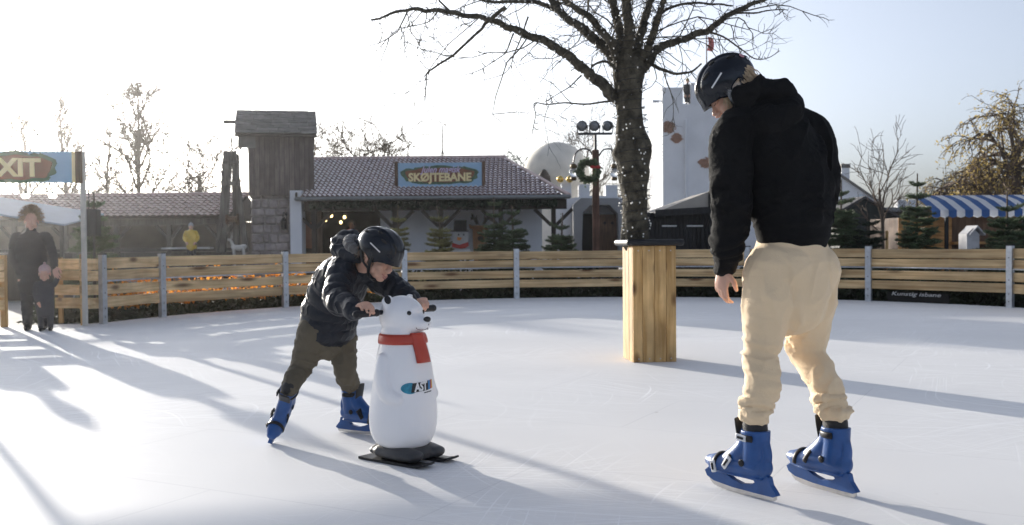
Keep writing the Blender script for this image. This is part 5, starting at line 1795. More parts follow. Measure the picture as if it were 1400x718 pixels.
def skate(root, origin, fwd, up, s, outer, buckles='grey'):
    fwd = fwd.normalized(); left = up.cross(fwd).normalized(); up = fwd.cross(left)
    M = frame(fwd * s, left * s, up * s, origin)
    bt = obj('skate', tr(BOOT, M), M_skate, root, smooth=True)
    obj('blade_holder', tr(HOLDER, M), M_skate, bt)
    bl = [(.196, .042), (.186, .026), (.165, .010), (.12, .002), (.03, 0), (-.08, 0), (-.150, .004), (-.160, .012), (-.160, .0255), (-.10, .0245), (.06, .0255), (.15, .033), (.180, .046)]
    obj('blade', tr(prism(bl, -.0035, .0035, 'xz'), M), M_blade, bt)
    liner = [tube([(-.055, 0, .24), (-.052, 0, .292)], [(.056, .044), (.054, .043)], 22, 6, ref=(1, 0, 0)),
             tube([(.006, 0, .22), (.016, 0, .27), (.026, 0, .305)], [(.010, .034), (.009, .036), (.006, .032)], 16, 10, ref=(1, 0, 0))]
    obj('liner', tr(join(liner), M), M_liner, bt, smooth=True)
    sides = [(.125, .107, .0495, .046, -.12), (.062, .125, .0485, .056, -.55)]
    for k, (x, z, ry, rz_, tl) in enumerate(sides):
        pts = [(x + tl * (math.cos(a) * rz_), ry * math.sin(a), z + rz_ * math.cos(a)) for a in np.linspace(R(-105), R(105), 17)]
        obj('strap', tr(tube(pts, [(.011, .0035)] * 17, 8, 34, ref=(1, 0, 0)), M), M_blackplastic, bt, smooth=True)
    pts = [(-.058 + .066 * math.cos(a), .053 * math.sin(a), .240) for a in np.linspace(R(-110), R(110), 17)]
    obj('strap', tr(tube(pts, [(.013, .0035)] * 17, 8, 34, ref=(0, 0, 1)), M), M_blackplastic, bt, smooth=True)
    bmat = M_buckle if buckles == 'grey' else M_blackplastic
    for (x, y, z, ax_, ln) in [(.124, .051, .100, (.25, 0, 1), .046), (.052, .051, .128, (-.75, 0, 1), .056), (-.028, .053, .240, (1, 0, .1), .050)]:
        xx = Vector(ax_).normalized(); nn_ = Vector((0, outer, 0)); yy = nn_.cross(xx)
        Ml = frame(xx, yy, nn_, (x, outer * y, z))
        b_ = obj('buckle', tr(bbox_(ln * 1.1, .025, .009, .0042, 2), M @ Ml), bmat, bt)
        obj('lever', tr(bbox_(ln * .62, .009, .006, .002, c=(0, 0, .0065)), M @ Ml), M_blackplastic if buckles == 'grey' else M_darksteel, b_)
    for sg_ in (-1, 1):
        obj('pivot', tr(lathe([(.0145, 0), (.0145, .003), (.010, .0045)], 14), M @ Matrix.Translation((-.022, sg_ * .0455, .137)) @ Matrix.Rotation(R(-90 * sg_), 4, 'X')), M_blackplastic, bt, smooth=True)
    return bt


def eyes(root, M, iris=(.05, .035, .02), lid=True, s=1.0):
    for sg_ in (-1, 1):
        e = obj('eye', tr(ellipsoid((.0815, sg_ * .031, .002), (.010, .0125, .0095), None, 14, 10), M), mat('eye_white', (.75, .72, .68), .25), root, smooth=True)
        obj('iris', tr(ellipsoid((.0885, sg_ * .032, -.001), (.0045, .0060, .0060), None, 12, 8), M), mat('iris_dark', iris, .2), e, smooth=True)
        if lid:
            obj('eyelid', tr(ellipsoid((.0822, sg_ * .031, .0058), (.0115, .0140, .0075), None, 14, 8), M), M_skin, e, smooth=True)
        obj('eyebrow', tr(tube([(.0915, sg_ * .016, .026), (.090, sg_ * .032, .031), (.080, sg_ * .048, .027)], [.0028, .0030, .0018], 8, 12), M), mat('brow_hair', (.20, .13, .07), .8), root, smooth=True)


# ================================================================== the skater in black hoodie
wf, wl_ = Vector((-.56, .83, 0)), Vector((-.83, -.56, 0))
up = Vector((0, 0, 1))
WDm = 3.95
wp = thing('person', 'skater in black hoodie, beige trousers, dark helmet and blue skates', 'person', tuple(G(1075, 672)))
pel = P(1083, 350, WDm)
hip = {1: pel + wl_ * .095 + vec(0, 0, -.05), -1: pel - wl_ * .095 + vec(0, 0, -.05)}
knee = {1: P(1040, 478, 3.885), -1: P(1102, 478, 4.06)}
ank = {1: P(1037, 594, 3.86), -1: P(1132, 584, 4.03)}
# feet
toeL, heelL = G(975, 665), G(1062, 688)
toeR, heelR = G(1083, 658), G(1171, 683)
for sg_, t_, h_ in ((1, toeL, heelL), (-1, toeR, heelR)):
    f_ = (t_ - h_).normalized()
    o_ = h_ + f_ * .158
    skate(wp, o_ + vec(0, 0, .001), f_, up, .98, sg_, 'grey' if sg_ > 0 else 'black')
    ank[sg_] = o_ + f_ * -.052 + vec(0, 0, .305)

M_trouser = mat('beige_cotton', (.80, .61, .39), .85, 0, .06, 5, .25, 160, sheen=.15)
M_hoodie = mat('black_sweatshirt', (.0085, .0085, .0090), .9, 0, .25, 7, .35, 150, spec=.15)
tparts = []
tparts.append(tube([tuple(P(1086, 300, WDm + .01)), tuple(P(1085, 325, WDm)), tuple(pel), tuple(P(1081, 385, WDm - .005)), tuple(P(1080, 410, WDm))],
                   [(.132, .106), (.144, .118), (.160, .134), (.166, .146), (.150, .140)], 48, 40, ref=tuple(wl_)))
# seat: two soft halves behind
for sg_ in (1, -1):
    tparts.append(ellipsoid(pel + wl_ * (.078 * sg_) - wf * .055 + vec(0, 0, -.055), (.086, .088, .105)))
for sg_ in (1, -1):
    k_, h_, a_ = knee[sg_], hip[sg_], ank[sg_]
    m1 = h_ * .5 + k_ * .5 + wl_ * (.012 * sg_)
    c1 = k_ * .5 + a_ * .5 - wf * .018
    pts = [h_, h_ * .75 + k_ * .25 + wl_ * .01 * sg_, m1, k_ * .85 + h_ * .15, k_ + wf * .005, c1, a_ * .8 + k_ * .2, a_ + vec(0, 0, .012)]
    rd_ = [(.116, .120), (.106, .110), (.093, .097), (.074, .078), (.062, .066), (.059, .063), (.053, .056), (.046, .048)]
    d1 = rings(.004, 8, 2.0, sg_, .50, .66); d2 = rings(.006, 11, 2.2, sg_ + 2, .82, .97); d3 = rings(.003, 4, 2.4, 2 * sg_, .1, .45)
    tparts.append(tube([tuple(p) for p in pts], rd_, 56, 150, ref=tuple(wl_), disp=sumf(d1, d2, d3)))
    tparts.append(tube([tuple(a_ + vec(0, 0, .028)), tuple(a_ + vec(0, 0, -.006))], [(.052, .054), (.047, .050)], 40, 12, ref=tuple(wl_), cap=0, disp=lambda t, th: .002 * np.sin(th * 17)))
TR = remesh(tparts, .0058, 5)
hemfree = lambda V: np.clip((.985 - V[:, 2]) / .07, 0, 1)
TR = folds(TR, .0030, 30, 31, (1, 1, .35), 1.3)
wz = lambda V: .22 * hemfree(V) + 1.0 * np.exp(-((V[:, 2] - .56) / .07) ** 2) + 1.3 * np.exp(-((V[:, 2] - .34) / .07) ** 2)
TR = creases(TR, .013, 62, 33, (.5, .5, 1.4), wz, 2.2)
TR = creases(TR, .009, 40, 35, (1.4, 1.4, .4), hemfree, 2.4)
TR = creases(TR, .010, 38, 36, (1.1, .5, .8), lambda V: np.clip((V[:, 2] - .5) / .3, 0, 1) * hemfree(V), 2.6)
TR = creases(TR, .004, 120, 37, (.7, .7, 1.2), wz)
tro = obj('trousers', TR, M_trouser, wp, smooth=True)
# hoodie
nk = P(1046, 150, WDm + .07)
hp = []
hp.append(tube([tuple(P(1084, 320, WDm)), tuple(P(1083, 300, WDm)), tuple(P(1079, 272, WDm + .01)), tuple(P(1072, 240, WDm + .02)), tuple(P(1063, 205, WDm + .03)), tuple(P(1055, 180, WDm + .045)), tuple(nk)],
               [(.160, .132), (.168, .140), (.178, .150), (.182, .150), (.190, .145), (.170, .125), (.085, .085)], 56, 90, ref=tuple(wl_), disp=sumf(rings(.0025, 9, 1.6, 1.0, .12, .30), rings(.003, 5, 2.4, .3, .3, .7))))
hp.append(tube([tuple(P(1085, 327, WDm)), tuple(P(1084, 312, WDm))], [(.158, .130), (.162, .134)], 60, 14, ref=tuple(wl_), cap=1, disp=lambda t, th: .0015 * np.sin(th * 60)))
shL, elL, wrL = P(1004, 184, WDm - .055), P(999, 278, WDm - .07), P(991, 360, WDm - .02)
shR, elR, wrR = P(1106, 180, WDm + .14), P(1124, 252, WDm + .16), P(1092, 292, WDm + .33)
ra_ = rings(.004, 8, 1.9, .5, .42, .62); rb_ = rings(.006, 10, 2.2, 1.7, .74, .90)
hp.append(tube([tuple(P(1035, 170, WDm + .0)), tuple(shL), tuple(shL * .5 + elL * .5 + vec(-.006, 0, 0)), tuple(elL), tuple(elL * .55 + wrL * .45), tuple(elL * .2 + wrL * .8), tuple(wrL)],
               [.075, .084, .080, .072, .066, .056, .036], 40, 130, ref=(1, 0, 0), disp=sumf(ra_, rb_)))
hp.append(tube([tuple(wrL + (wrL - elL).normalized() * -.035), tuple(wrL + (wrL - elL).normalized() * .028)], [.036, .032], 36, 10, ref=(1, 0, 0), cap=1, disp=lambda t, th: .0012 * np.sin(th * 30)))
hp.append(tube([tuple(P(1075, 168, WDm + .10)), tuple(shR), tuple(shR * .5 + elR * .5 + vec(.012, 0, 0)), tuple(elR), tuple(elR * .5 + wrR * .5 + vec(.02, 0, -.01)), tuple(wrR)],
               [.075, .082, .078, .074, .066, .045], 40, 110, ref=(1, 0, 0), disp=sumf(rings(.003, 8, 2.0, 2.5, .45, .75))))
# hood lying on the back: two soft rolls and the sag between them
hp.append(tube([tuple(P(1001, 152, WDm + .09)), tuple(P(1014, 163, WDm - .01)), tuple(P(1036, 168, WDm - .075)), tuple(P(1062, 164, WDm - .085)), tuple(P(1082, 152, WDm - .03)), tuple(P(1086, 138, WDm + .07))], [.030, .042, .050, .052, .042, .030], 24, 70, disp=rings(.002, 4, 2.2, .4)))
hp.append(tube([tuple(P(1001, 146, WDm + .12)), tuple(P(1008, 137, WDm + .04)), tuple(P(1028, 128, WDm - .03)), tuple(P(1052, 124, WDm - .04)), tuple(P(1072, 130, WDm + .0)), tuple(P(1078, 142, WDm + .09))], [.024, .036, .044, .046, .042, .032], 24, 70, disp=rings(.002, 4, 2.2, 1.4)))
hp.append(ellipsoid(P(1042, 146, WDm + .01), (.112, .085, .062)))
hp.append(ellipsoid(P(1060, 150, WDm - .01), (.085, .075, .055)))
HP = remesh(hp, .0058, 5)
HP = folds(HP, .0050, 30, 41, (1, 1, .5), 1.4)
hemtop = lambda V: np.maximum(np.clip((V[:, 2] - 1.05) / .04, 0, 1), .75 * (V[:, 0] < .93))
HP = creases(HP, .017, 40, 43, (1.1, 1.1, .55), hemtop, 2.4)
HP = creases(HP, .012, 70, 45, (.6, .6, 1.5), lambda V: hemtop(V) * .25 + hemtop(V) * np.exp(-((V[:, 2] - 1.10) / .08) ** 2) + .35 * np.exp(-((V[:, 2] - 1.16) / .06) ** 2) * (V[:, 0] < .92))
HP = creases(HP, .004, 130, 47, (1, 1, .8), hemtop)
obj('hoodie', HP, M_hoodie, wp, smooth=True)

# head: looking down to the left
hc = P(999, 124, WDm + .085)
hF, hU = Vector((-.76, .08, -.64)), Vector((-.58, .10, .80))
hs, HM = head_solids(hc, hF, hU, 1.0, nk - vec(0, 0, .03))
wrd = (wrL - elL).normalized()
bod = hs + hand_solids(wrL + wrd * .022, (wrd + vec(-.05, .08, 0)).normalized(), Vector((.75, .55, 0)), 1, .92, (.30, .45, .35))
bod += [tube([tuple(nk - vec(0, 0, .03)), tuple(P(1065, 230, WDm + .03)), tuple(pel)], [.055, .09, .09], 14, 20),
        tube([tuple(P(1035, 172, WDm + .02)), tuple(shL), tuple(elL), tuple(wrL), tuple(wrL + wrd * .03)], [.04, .04, .034, .027, .024], 14, 30),
        tube([tuple(P(1070, 172, WDm + .08)), tuple(shR), tuple(elR), tuple(wrR)], [.04, .04, .034, .026], 14, 24)]
for sg_ in (1, -1):
    bod.append(tube([tuple(pel), tuple(hip[sg_]), tuple(knee[sg_]), tuple(ank[sg_]), tuple(ank[sg_] - vec(0, 0, .07))], [.07, .06, .045, .034, .034], 14, 40))
obj('body', remesh(bod, .0032, 5), M_skin, wp, smooth=True)
for sg_ in (-1, 1):      # lowered lids
    obj('eyelid', tr(ellipsoid((.0805, sg_ * .031, .001), (.0118, .0145, .0100), None, 14, 10), HM), M_skin, wp, smooth=True)
    obj('eyelashes', tr(tube([(.0905, sg_ * .020, -.004), (.0925, sg_ * .031, -.006), (.0865, sg_ * .044, -.004)], [.0013] * 3, 6, 10), HM), mat('lash', (.05, .035, .025), .8), wp, smooth=True)
    obj('eyebrow', tr(tube([(.0915, sg_ * .016, .026), (.090, sg_ * .032, .031), (.080, sg_ * .048, .027)], [.0024, .0026, .0016], 8, 12), HM), mat('fair_brow', (.32, .22, .13), .8), wp, smooth=True)
obj('lips', tr(join([ellipsoid((.0985, 0, -.072), (.005, .019, .0042)), ellipsoid((.0955, 0, -.0825), (.005, .017, .0045))]), HM), mat('lip', (.48, .17, .14), .4), wp, smooth=True)
M_hair = mat('ash_blonde_hair', (.48, .36, .23), .45, 0, .35, 30, .4, 120, stretch=(1, 1, 1), spec=.5)
HT = Tubes()
hr = np.random.default_rng(3)
for i in range(340):
    side = hr.choice([-1, 1])
    u = hr.random()
    x = .055 - .15 * u
    st_ = np.array([x, side * (.080 - .35 * max(0, x) - .45 * max(0, -.05 - x)), .040 + hr.normal(0, .012)])
    ln = hr.uniform(.08, .13)
    mid = st_ + np.array([-.012 + hr.normal(0, .008), side * hr.uniform(.004, .012), -ln * .45])
    end = st_ + np.array([-.012 + hr.normal(0, .008), side * hr.uniform(-.012, .004), -ln])
    if x > .03: mid[1] = side * (.066 + hr.normal(0, .004)); end[0] += .03; end[1] = side * (.060 + hr.normal(0, .006))
    w = [tuple(HM @ Vector(p)) for p in (st_, mid, end)]
    HT.add(spline(w, 8), .0032, .0012, 4)
for i in range(160):
    y = hr.uniform(-.065, .065)
    st_ = np.array([-.090 + abs(y) * .5, y, .0]); ln = hr.uniform(.06, .09)
    w = [tuple(HM @ Vector(p)) for p in (st_, st_ + (.0, 0, -ln * .5), st_ + (.025 + hr.normal(0, .006), hr.normal(0, .006), -ln))]
    HT.add(spline(w, 8), .0032, .0012, 4)
obj('hair', HT.mesh(), M_hair, wp, smooth=True)
M_helm = mat('black_helmet_gloss', (.006, .009, .015), .16, 0, .2, 12, .02, 80, spec=.35)
wh_ = helmet(wp, HM, M_helm, 1.03)
for k, (a, th) in enumerate([(148, .22), (158, .02)]):
    d = np.array([math.cos(th) * math.cos(R(a)), math.cos(th) * math.sin(R(a)), math.sin(th)])
    c = d * (.126, .101, .104) * 1.012 + (-.004, 0, .048)
    nn_ = Vector(d / np.array([.126, .101, .104])).normalized(); xx = Vector((0, 0, 1)); xx = (xx - nn_ * xx.dot(nn_)).normalized(); yy = nn_.cross(xx)
    obj('sticker', tr(ellipsoid((0, 0, 0), (.011 - .003 * k, .011 - .003 * k, .0025), None, 14, 6), HM @ Matrix.Scale(1.03, 4) @ frame(xx, yy, nn_, c)), mat('sticker_' + 'ab'[k], [(.55, .25, .28), (.7, .72, .75)][k], .4, 0, .5, 90), wh_, smooth=True)

# ================================================================== polar bear skating aid
barA, barB = P(487, 431, 4.43), P(592, 420.5, 4.83)
barA.z = barB.z = (barA.z + barB.z) / 2
bl_ = (barB - barA).normalized()             # to the bear's left
bfw = Vector((bl_.y, -bl_.x, 0)).normalized()
bc = (barA + barB) / 2 + bfw * .035
bc.z = 0
BM = frame(bfw, bl_, up, bc)
bz = barA.z
bear = thing('polar_bear_skating_aid', 'white polar bear skating aid with red scarf and handlebars', 'skating aid', tuple(bc))
prof_b = [(.062, .095), (.085, .128), (.13, .150), (.19, .158), (.26, .155), (.34, .145), (.42, .134), (.48, .124), (.53, .112), (.565, .100), (.60, .098)]
bs_ = [tube([(-.012 + .02 * math.sin(z * 4), 0, z) for z, r_ in prof_b], [(r_, r_ * 1.0) for z, r_ in prof_b], 40, 60, ref=(1, 0, 0), cap=2),
       ellipsoid((.0, 0, .665), (.108, .102, .096), None, 30, 20), ellipsoid((.03, 0, .64), (.098, .082, .070), None, 28, 18),
       tube([(.05, 0, .652), (.105, 0, .640), (.140, 0, .634)], [(.050, .062), (.040, .048), (.030, .036)], 24, 18, ref=(0, 0, 1)),
       ellipsoid((.05, 0, .69), (.06, .06, .045))]
for sg_ in (-1, 1):
    bs_.append(tube([(-.005, sg_ * .118, .475), (.005, sg_ * .136, .40), (.035, sg_ * .138, .325), (.085, sg_ * .118, .295)], [(.030, .034), (.034, .040), (.033, .040), (.024, .030)], 20, 30, ref=(0, 1, 0)))
    bs_.append(tube([(-.012, sg_ * .066, .715), (-.016, sg_ * .082, .742)], [(.024, .038), (.018, .033)], 18, 10, ref=(1, 0, 0)))
BB = remesh(bs_, .0042, 9)
M_bear = mat('white_moulded_plastic', (.90, .885, .885), .38, 0, .025, 5, .03, 30, spec=.45)
BBw = tr(BB, BM)
bb_o = obj('body', BBw, M_bear, bear, smooth=True)
bvb = BVHTree.FromPolygons([tuple(v) for v in BBw[0]], [tuple(int(i) for i in f) for f in BBw[1]])


def bproj(o, d):
    """point on the bear where a line in bear space hits it"""
    h = bvb.ray_cast(BM @ Vector(o), (BM.to_3x3() @ Vector(d)).normalized())
    return h[0], h[1]


for sg_ in (-1, 1):
    h, n_ = bproj((.4, sg_ * .047, .685), (-1, 0, 0))
    nn_ = n_.normalized(); xx = bl_ - nn_ * bl_.dot(nn_); xx.normalize()
    obj('eye', tr(ellipsoid((0, 0, 0), (.0105, .0105, .005), None, 16, 8), frame(xx, nn_.cross(xx), nn_, h)), mat('glossy_black', (.01, .01, .01), .12), bear, smooth=True)
    h, n_ = bproj((.3, sg_ * .090, .745), (-1, 0, 0))
    if h is not None:
        nn_ = n_.normalized(); xx = bl_ - nn_ * bl_.dot(nn_); xx.normalize()
        obj('inner_ear', tr(ellipsoid((0, 0, 0), (.017, .021, .005), None, 16, 8), frame(xx, nn_.cross(xx), nn_, h)), M_blackplastic, bear, smooth=True)
h, n_ = bproj((.4, 0, .652), (-1, 0, 0))
obj('nose', tr(ellipsoid((0, 0, 0), (.015, .020, .014), None, 18, 12), BM @ Matrix.Translation(BM.inverted() @ h + vec(-.003, 0, .004))), MATS['glossy_black'], bear, smooth=True)
mp_ = [bproj((.4, y, z), (-1, 0, 0))[0] for y, z in [(-.034, .618), (-.024, .610), (-.012, .609), (-.003, .614), (0, .635)]]
obj('mouth', join([tube([tuple(p + bfw * .0008) for p in mp_[:4]], [.0016] * 4, 6, 16), tube([tuple(p + bfw * .0008) for p in mp_[3:]], [.0016] * 2, 6, 6), tube([tuple(bproj((.4, -y, z), (-1, 0, 0))[0] + bfw * .0008) for y, z in [(-.034, .618), (-.024, .610), (-.012, .609), (-.003, .614)]], [.0016] * 4, 6, 16)]), MATS['glossy_black'], bear, smooth=True)
# scarf: a band moulded round the neck and a hanging end
M_scarf = mat('red_scarf_paint', (.46, .050, .026), .42, 0, .10, 8, .05, 30)
sc_v, sc_f = [], []
na = 64
for k, (z, dr_) in enumerate([(.588, -.004), (.586, .008), (.575, .012), (.555, .012), (.543, .008), (.540, -.004)]):
    for i in range(na):
        a = 2 * math.pi * i / na
        d = Vector((math.cos(a), math.sin(a), 0))
        h, n_ = bproj((d.x * .4, d.y * .4, z), (-d.x, -d.y, 0))
        p = BM.inverted() @ h
        sc_v.append(tuple(BM @ (p + d * dr_)))
for k in range(5):
    for i in range(na):
        j = (i + 1) % na
        sc_f.append((k * na + i, (k + 1) * na + i, (k + 1) * na + j, k * na + j))
scf = obj('scarf', (sc_v, sc_f), M_scarf, bear, smooth=True)
ev_, ef_ = [], []
cols, rws = 7, 12
for off in (.011, -.004):
    for r__ in range(rws):
        z = .594 - .135 * r__ / (rws - 1)
        for c_ in range(cols):
            y = -.012 + (-.036 + .072 * c_ / (cols - 1)) * (.92 + .18 * r__ / (rws - 1)) + .010 * r__ / rws
            h, n_ = bproj((.4, y, z), (-1, 0, 0))
            e_ = .004 if 0 < c_ < cols - 1 and 0 < r__ < rws - 1 else -.003
            ev_.append(tuple(h + bfw * (off + (e_ if off > 0 else 0) + .008)))
nq = cols * rws
for r__ in range(rws - 1):
    for c_ in range(cols - 1):
        a = r__ * cols + c_
        ef_ += [(a, a + cols, a + cols + 1, a + 1), (nq + a, nq + a + 1, nq + a + cols + 1, nq + a + cols)]
rim_ = [r__ * cols for r__ in range(rws)] + [(rws - 1) * cols + c_ for c_ in range(1, cols)] + [r__ * cols + cols - 1 for r__ in range(rws - 2, -1, -1)] + [c_ for c_ in range(cols - 2, 0, -1)]
for i in range(len(rim_)):
    a, b_ = rim_[i], rim_[(i + 1) % len(rim_)]
    ef_.append((a, nq + a, nq + b_, b_))
obj('scarf_end', (ev_, ef_), M_scarf, bear, smooth=True)
# logo on the belly
def decal(name, m2d, cy, cz, mt_, off, parent, sc=1.0, rot=R(4)):
    V = []
    for (x, y, z) in np.asarray(m2d[0]):
        yy = cy + (x * math.cos(rot) - y * math.sin(rot)) * sc
        zz = cz + (x * math.sin(rot) + y * math.cos(rot)) * sc
        h, n_ = bproj((.4, yy, zz), (-1, 0, 0))
        if h is None: h, n_ = BM @ Vector((.1, yy, zz)), bfw
        V.append(tuple(h + n_.normalized() * (off + (.0006 if z > 0 else -.0004))))
    return obj(name, (V, m2d[1]), mt_, parent)


def grid2(x0, x1, y0, y1, nx, ny, shear=0.0, ell=False):
    V, F = [], []
    for z in (1, -1):
        for j in range(ny + 1):
            for i in range(nx + 1):
                u, v = -1 + 2 * i / nx, -1 + 2 * j / ny
                if ell: u, v = u * math.sqrt(1 - v * v / 2), v * math.sqrt(1 - u * u / 2)
                y = (y0 + y1) / 2 + v * (y1 - y0) / 2
                V.append(((x0 + x1) / 2 + u * (x1 - x0) / 2 + shear * y, y, z))
    m_ = (nx + 1) * (ny + 1)
    for j in range(ny):
        for i in range(nx):
            a = j * (nx + 1) + i
            F.append((a, a + 1, a + nx + 2, a + nx + 1)); F.append((m_ + a, m_ + a + nx + 1, m_ + a + nx + 2, m_ + a + 1))
    return V, F


LY, LZ = -.030, .352
lg = decal('logo', grid2(-.082, -.020, -.025, .025, 12, 10, 0, True), LY, LZ, mat('teal_print', (.02, .24, .36), .4, 0, .25, 60), .0012, bear)
lg['label'] = 'AST logo printed on the belly'
decal('logo_backing', grid2(-.045, .043, -.020, .021, 18, 8, .3), LY, LZ, mat('black_print', (.012, .012, .014), .4), .0016, lg)
decal('logo_stripe', grid2(.040, .054, -.019, .021, 4, 6, .2), LY, LZ, mat('blue_print', (.03, .22, .50), .4), .0018, lg)
decal('logo_stripe', grid2(.054, .064, -.018, .021, 4, 6, .2), LY, LZ, mat('red_print', (.45, .08, .05), .4), .0018, lg)
decal('logo_stripe', grid2(.064, .072, -.017, .021, 4, 6, .2), LY, LZ, mat('orange_print', (.75, .36, .06), .4), .0018, lg)
tm_ = text_mesh('AST', .052, .001, .0022, .22, .074)
decal('logo_lettering', (tm_[0] + (-.001, .001, 0), tm_[1]), LY, LZ, mat('white_print', (.82, .82, .82), .4), .0024, lg)
for k_, (x0_, x1_) in enumerate([(.012, .024), (.026, .040), (.043, .060)]):      # unreadably small line of print
    decal('logo_caption', grid2(x0_, x1_, -.031, -.027, 4, 1, .1), LY, LZ, MATS['black_print'], .0022, lg)
# base, feet and runners
base = [tube([(-.11, 0, .045), (.02, 0, .045), (.12, 0, .043)], [(.030, .11), (.034, .135), (.030, .12)], 30, 20, ref=(0, 0, 1))]
for sg_ in (-1, 1):
    base.append(tube([(-.06, sg_ * .07, .046), (.06, sg_ * .072, .046), (.145, sg_ * .074, .040)], [(.032, .055), (.034, .06), (.026, .05)], 24, 18, ref=(0, 0, 1)))
obj('base', tr(remesh(base, .005, 6), BM), mat('dark_grey_rubber', (.045, .045, .048), .5, 0, .3, 12, .2, 30), bear, smooth=True)
for sg_ in (-1, 1):
    pf = [(-.17, .002), (-.10, .001), (.10, .001), (.18, .002), (.215, .008), (.235, .018), (.232, .026), (.21, .018), (.175, .013), (-.10, .012), (-.17, .013)]
    V, F = prism(pf, sg_ * .082 - .042, sg_ * .082 + .042, 'xz')
    obj('runner', tr((V, F), BM), M_blackplastic, bear)
obj('handlebar', tube([tuple(barA + bl_ * .10), tuple(barB - bl_ * .10)], [.011, .011], 12, 2), M_darksteel, bear, smooth=True)
for a_, s_ in ((barA, 1), (barB, -1)):
    obj('grip', tube([tuple(a_), tuple(a_ + bl_ * s_ * .02), tuple(a_ + bl_ * s_ * .11), tuple(a_ + bl_ * s_ * .125)], [.0175, .0165, .0160, .0175], 16, 30, ref=(0, 0, 1)), M_blackplastic, bear, smooth=True)

# ================================================================== boy pushing the bear
kf = Vector((.80, -.60, 0)); kl = Vector((.60, .80, 0))
kid = thing('person', 'boy in navy puffer jacket and black helmet pushing the bear', 'person', tuple(G(440, 600)))
kp = P(447, 447, 5.10)
KHL, KHR = kp + kl * .085, kp - kl * .085
M_puff = mat('navy_puffer_nylon', (.0065, .0095, .017), .45, 0, .3, 6, .2, 70, spec=.3)
M_khaki = mat('dark_khaki_cotton', (.105, .088, .060), .85, 0, .15, 6, .25, 150)
# skates first: front foot flat, rear foot pushing on its toe
ffw = Vector((.86, -.50, 0)).normalized()
fo = G(463, 590) + ffw * .135
skate(kid, fo + vec(0, 0, .001), ffw, up, .86, -1, 'black')
kaL = fo - ffw * .045 + vec(0, 0, .250)
tipc = G(371, 606)
rfw = Vector((-.22, -.62, -.62)).normalized()
rup = Vector((.22, -.55, .62)); rup = (rup - rfw * rup.dot(rfw)).normalized()
sR = .86
ro = tipc - rfw * (.178 * sR) - rup * (.022 * sR)
skate(kid, ro + vec(0, 0, .004), rfw, rup, sR, -1, 'black')
kaR = ro + rfw * (-.055 * sR) + rup * (.285 * sR)
kneeR, kneeL = P(412, 500, 5.06), P(473, 510, 5.10)
kt = [tube([tuple(kp + kf * .03 + vec(0, 0, .09)), tuple(kp), tuple(kp - vec(0, 0, .07))], [(.115, .10), (.125, .112), (.10, .10)], 36, 20, ref=tuple(kl)),
      ellipsoid(kp - kf * .04 - vec(0, 0, .02), (.12, .11, .11))]
for h_, k_, a_, ph_ in ((KHR, kneeR, kaR, .5), (KHL, kneeL, kaL, 2.2)):
    pts = [h_ - vec(0, 0, .01), h_ * .5 + k_ * .5, k_, k_ * .5 + a_ * .5, a_ * .75 + k_ * .25, a_]
    kt.append(tube([tuple(p) for p in pts], [.086, .069, .055, .050, .046, .043], 44, 110, ref=tuple(kl), disp=sumf(rings(.003, 9, 2.0, ph_, .38, .62), rings(.004, 13, 2.2, ph_ + 1, .72, .97))))
klow = lambda V: np.clip((.62 - V[:, 2]) / .08, 0, 1)
KT = folds(remesh(kt, .005, 5), .0025, 35, 51, (1, 1, .6), 1.5)
KT = creases(KT, .010, 70, 53, (.7, .7, 1.2), klow, 2.4)
KT = creases(KT, .004, 140, 55, (1, 1, 1), klow)
obj('trousers', KT, M_khaki, kid, smooth=True)
# jacket
knk = P(490, 352, 4.93)
jx = [tube([tuple(P(449, 462, 5.10)), tuple(P(450, 440, 5.09)), tuple(P(454, 418, 5.07)), tuple(P(463, 393, 5.03)), tuple(P(476, 370, 4.98)), tuple(knk)],
           [(.136, .120), (.146, .130), (.142, .130), (.143, .128), (.132, .110), (.075, .072)], 48, 120, ref=tuple(kl), disp=quilt(7, .011), cap=1)]
ksR, keR, kwR = P(468, 372, 4.86), P(461, 408, 4.68), P(489, 427, 4.50)
ksL, keL, kwL = P(512, 374, 5.00), P(542, 398, 4.93), P(569, 415, 4.86)
for (a_, b_, c_, q_) in ((ksR, keR, kwR, P(478, 366, 4.95)), (ksL, keL, kwL, P(495, 368, 4.97))):
    jx.append(tube([tuple(q_), tuple(a_), tuple(a_ * .5 + b_ * .5), tuple(b_), tuple(b_ * .5 + c_ * .5), tuple(c_)], [.070, .072, .068, .064, .056, .040], 36, 110, ref=(0, 0, 1), disp=quilt(8, .008)))
# stand-up collar and hood lying back
jx.append(tube([tuple(knk - kf * .02 - vec(0, 0, .02)), tuple(knk + kf * .02 + vec(0, 0, .035))], [(.075, .072), (.070, .066)], 30, 8, ref=tuple(kl)))
hb0 = P(474, 342, 4.95)
jx.append(ellipsoid(hb0 - kf * .01, (.075, .075, .075)))
jx.append(tube([tuple(P(497, 352, 4.82)), tuple(P(481, 349, 4.83)), tuple(P(463, 343, 4.90)), tuple(P(463, 330, 4.97)), tuple(P(477, 322, 5.02)), tuple(P(493, 326, 5.06))], [.026, .034, .036, .034, .030, .024], 22, 60, disp=rings(.004, 6, 2.0)))
JX = remesh(jx, .0046, 3)
JX = folds(JX, .0040, 45, 61, (1, 1, 1), 1.4)
JX = creases(JX, .006, 110, 63)
jk = obj('jacket', JX, M_puff, kid, smooth=True)
obj('hood_lining', tube([tuple(P(494, 345, 4.80)), tuple(P(486, 341, 4.79)), tuple(P(477, 334, 4.83)), tuple(P(478, 327, 4.90)), tuple(P(488, 325, 4.96))], [.018, .024, .026, .022, .016], 18, 40, disp=rings(.003, 8, 1.2)), mat('grey_fleece', (.10, .095, .09), .95, 0, .3, 40, .6, 160, sheen=.4), jk, smooth=True)
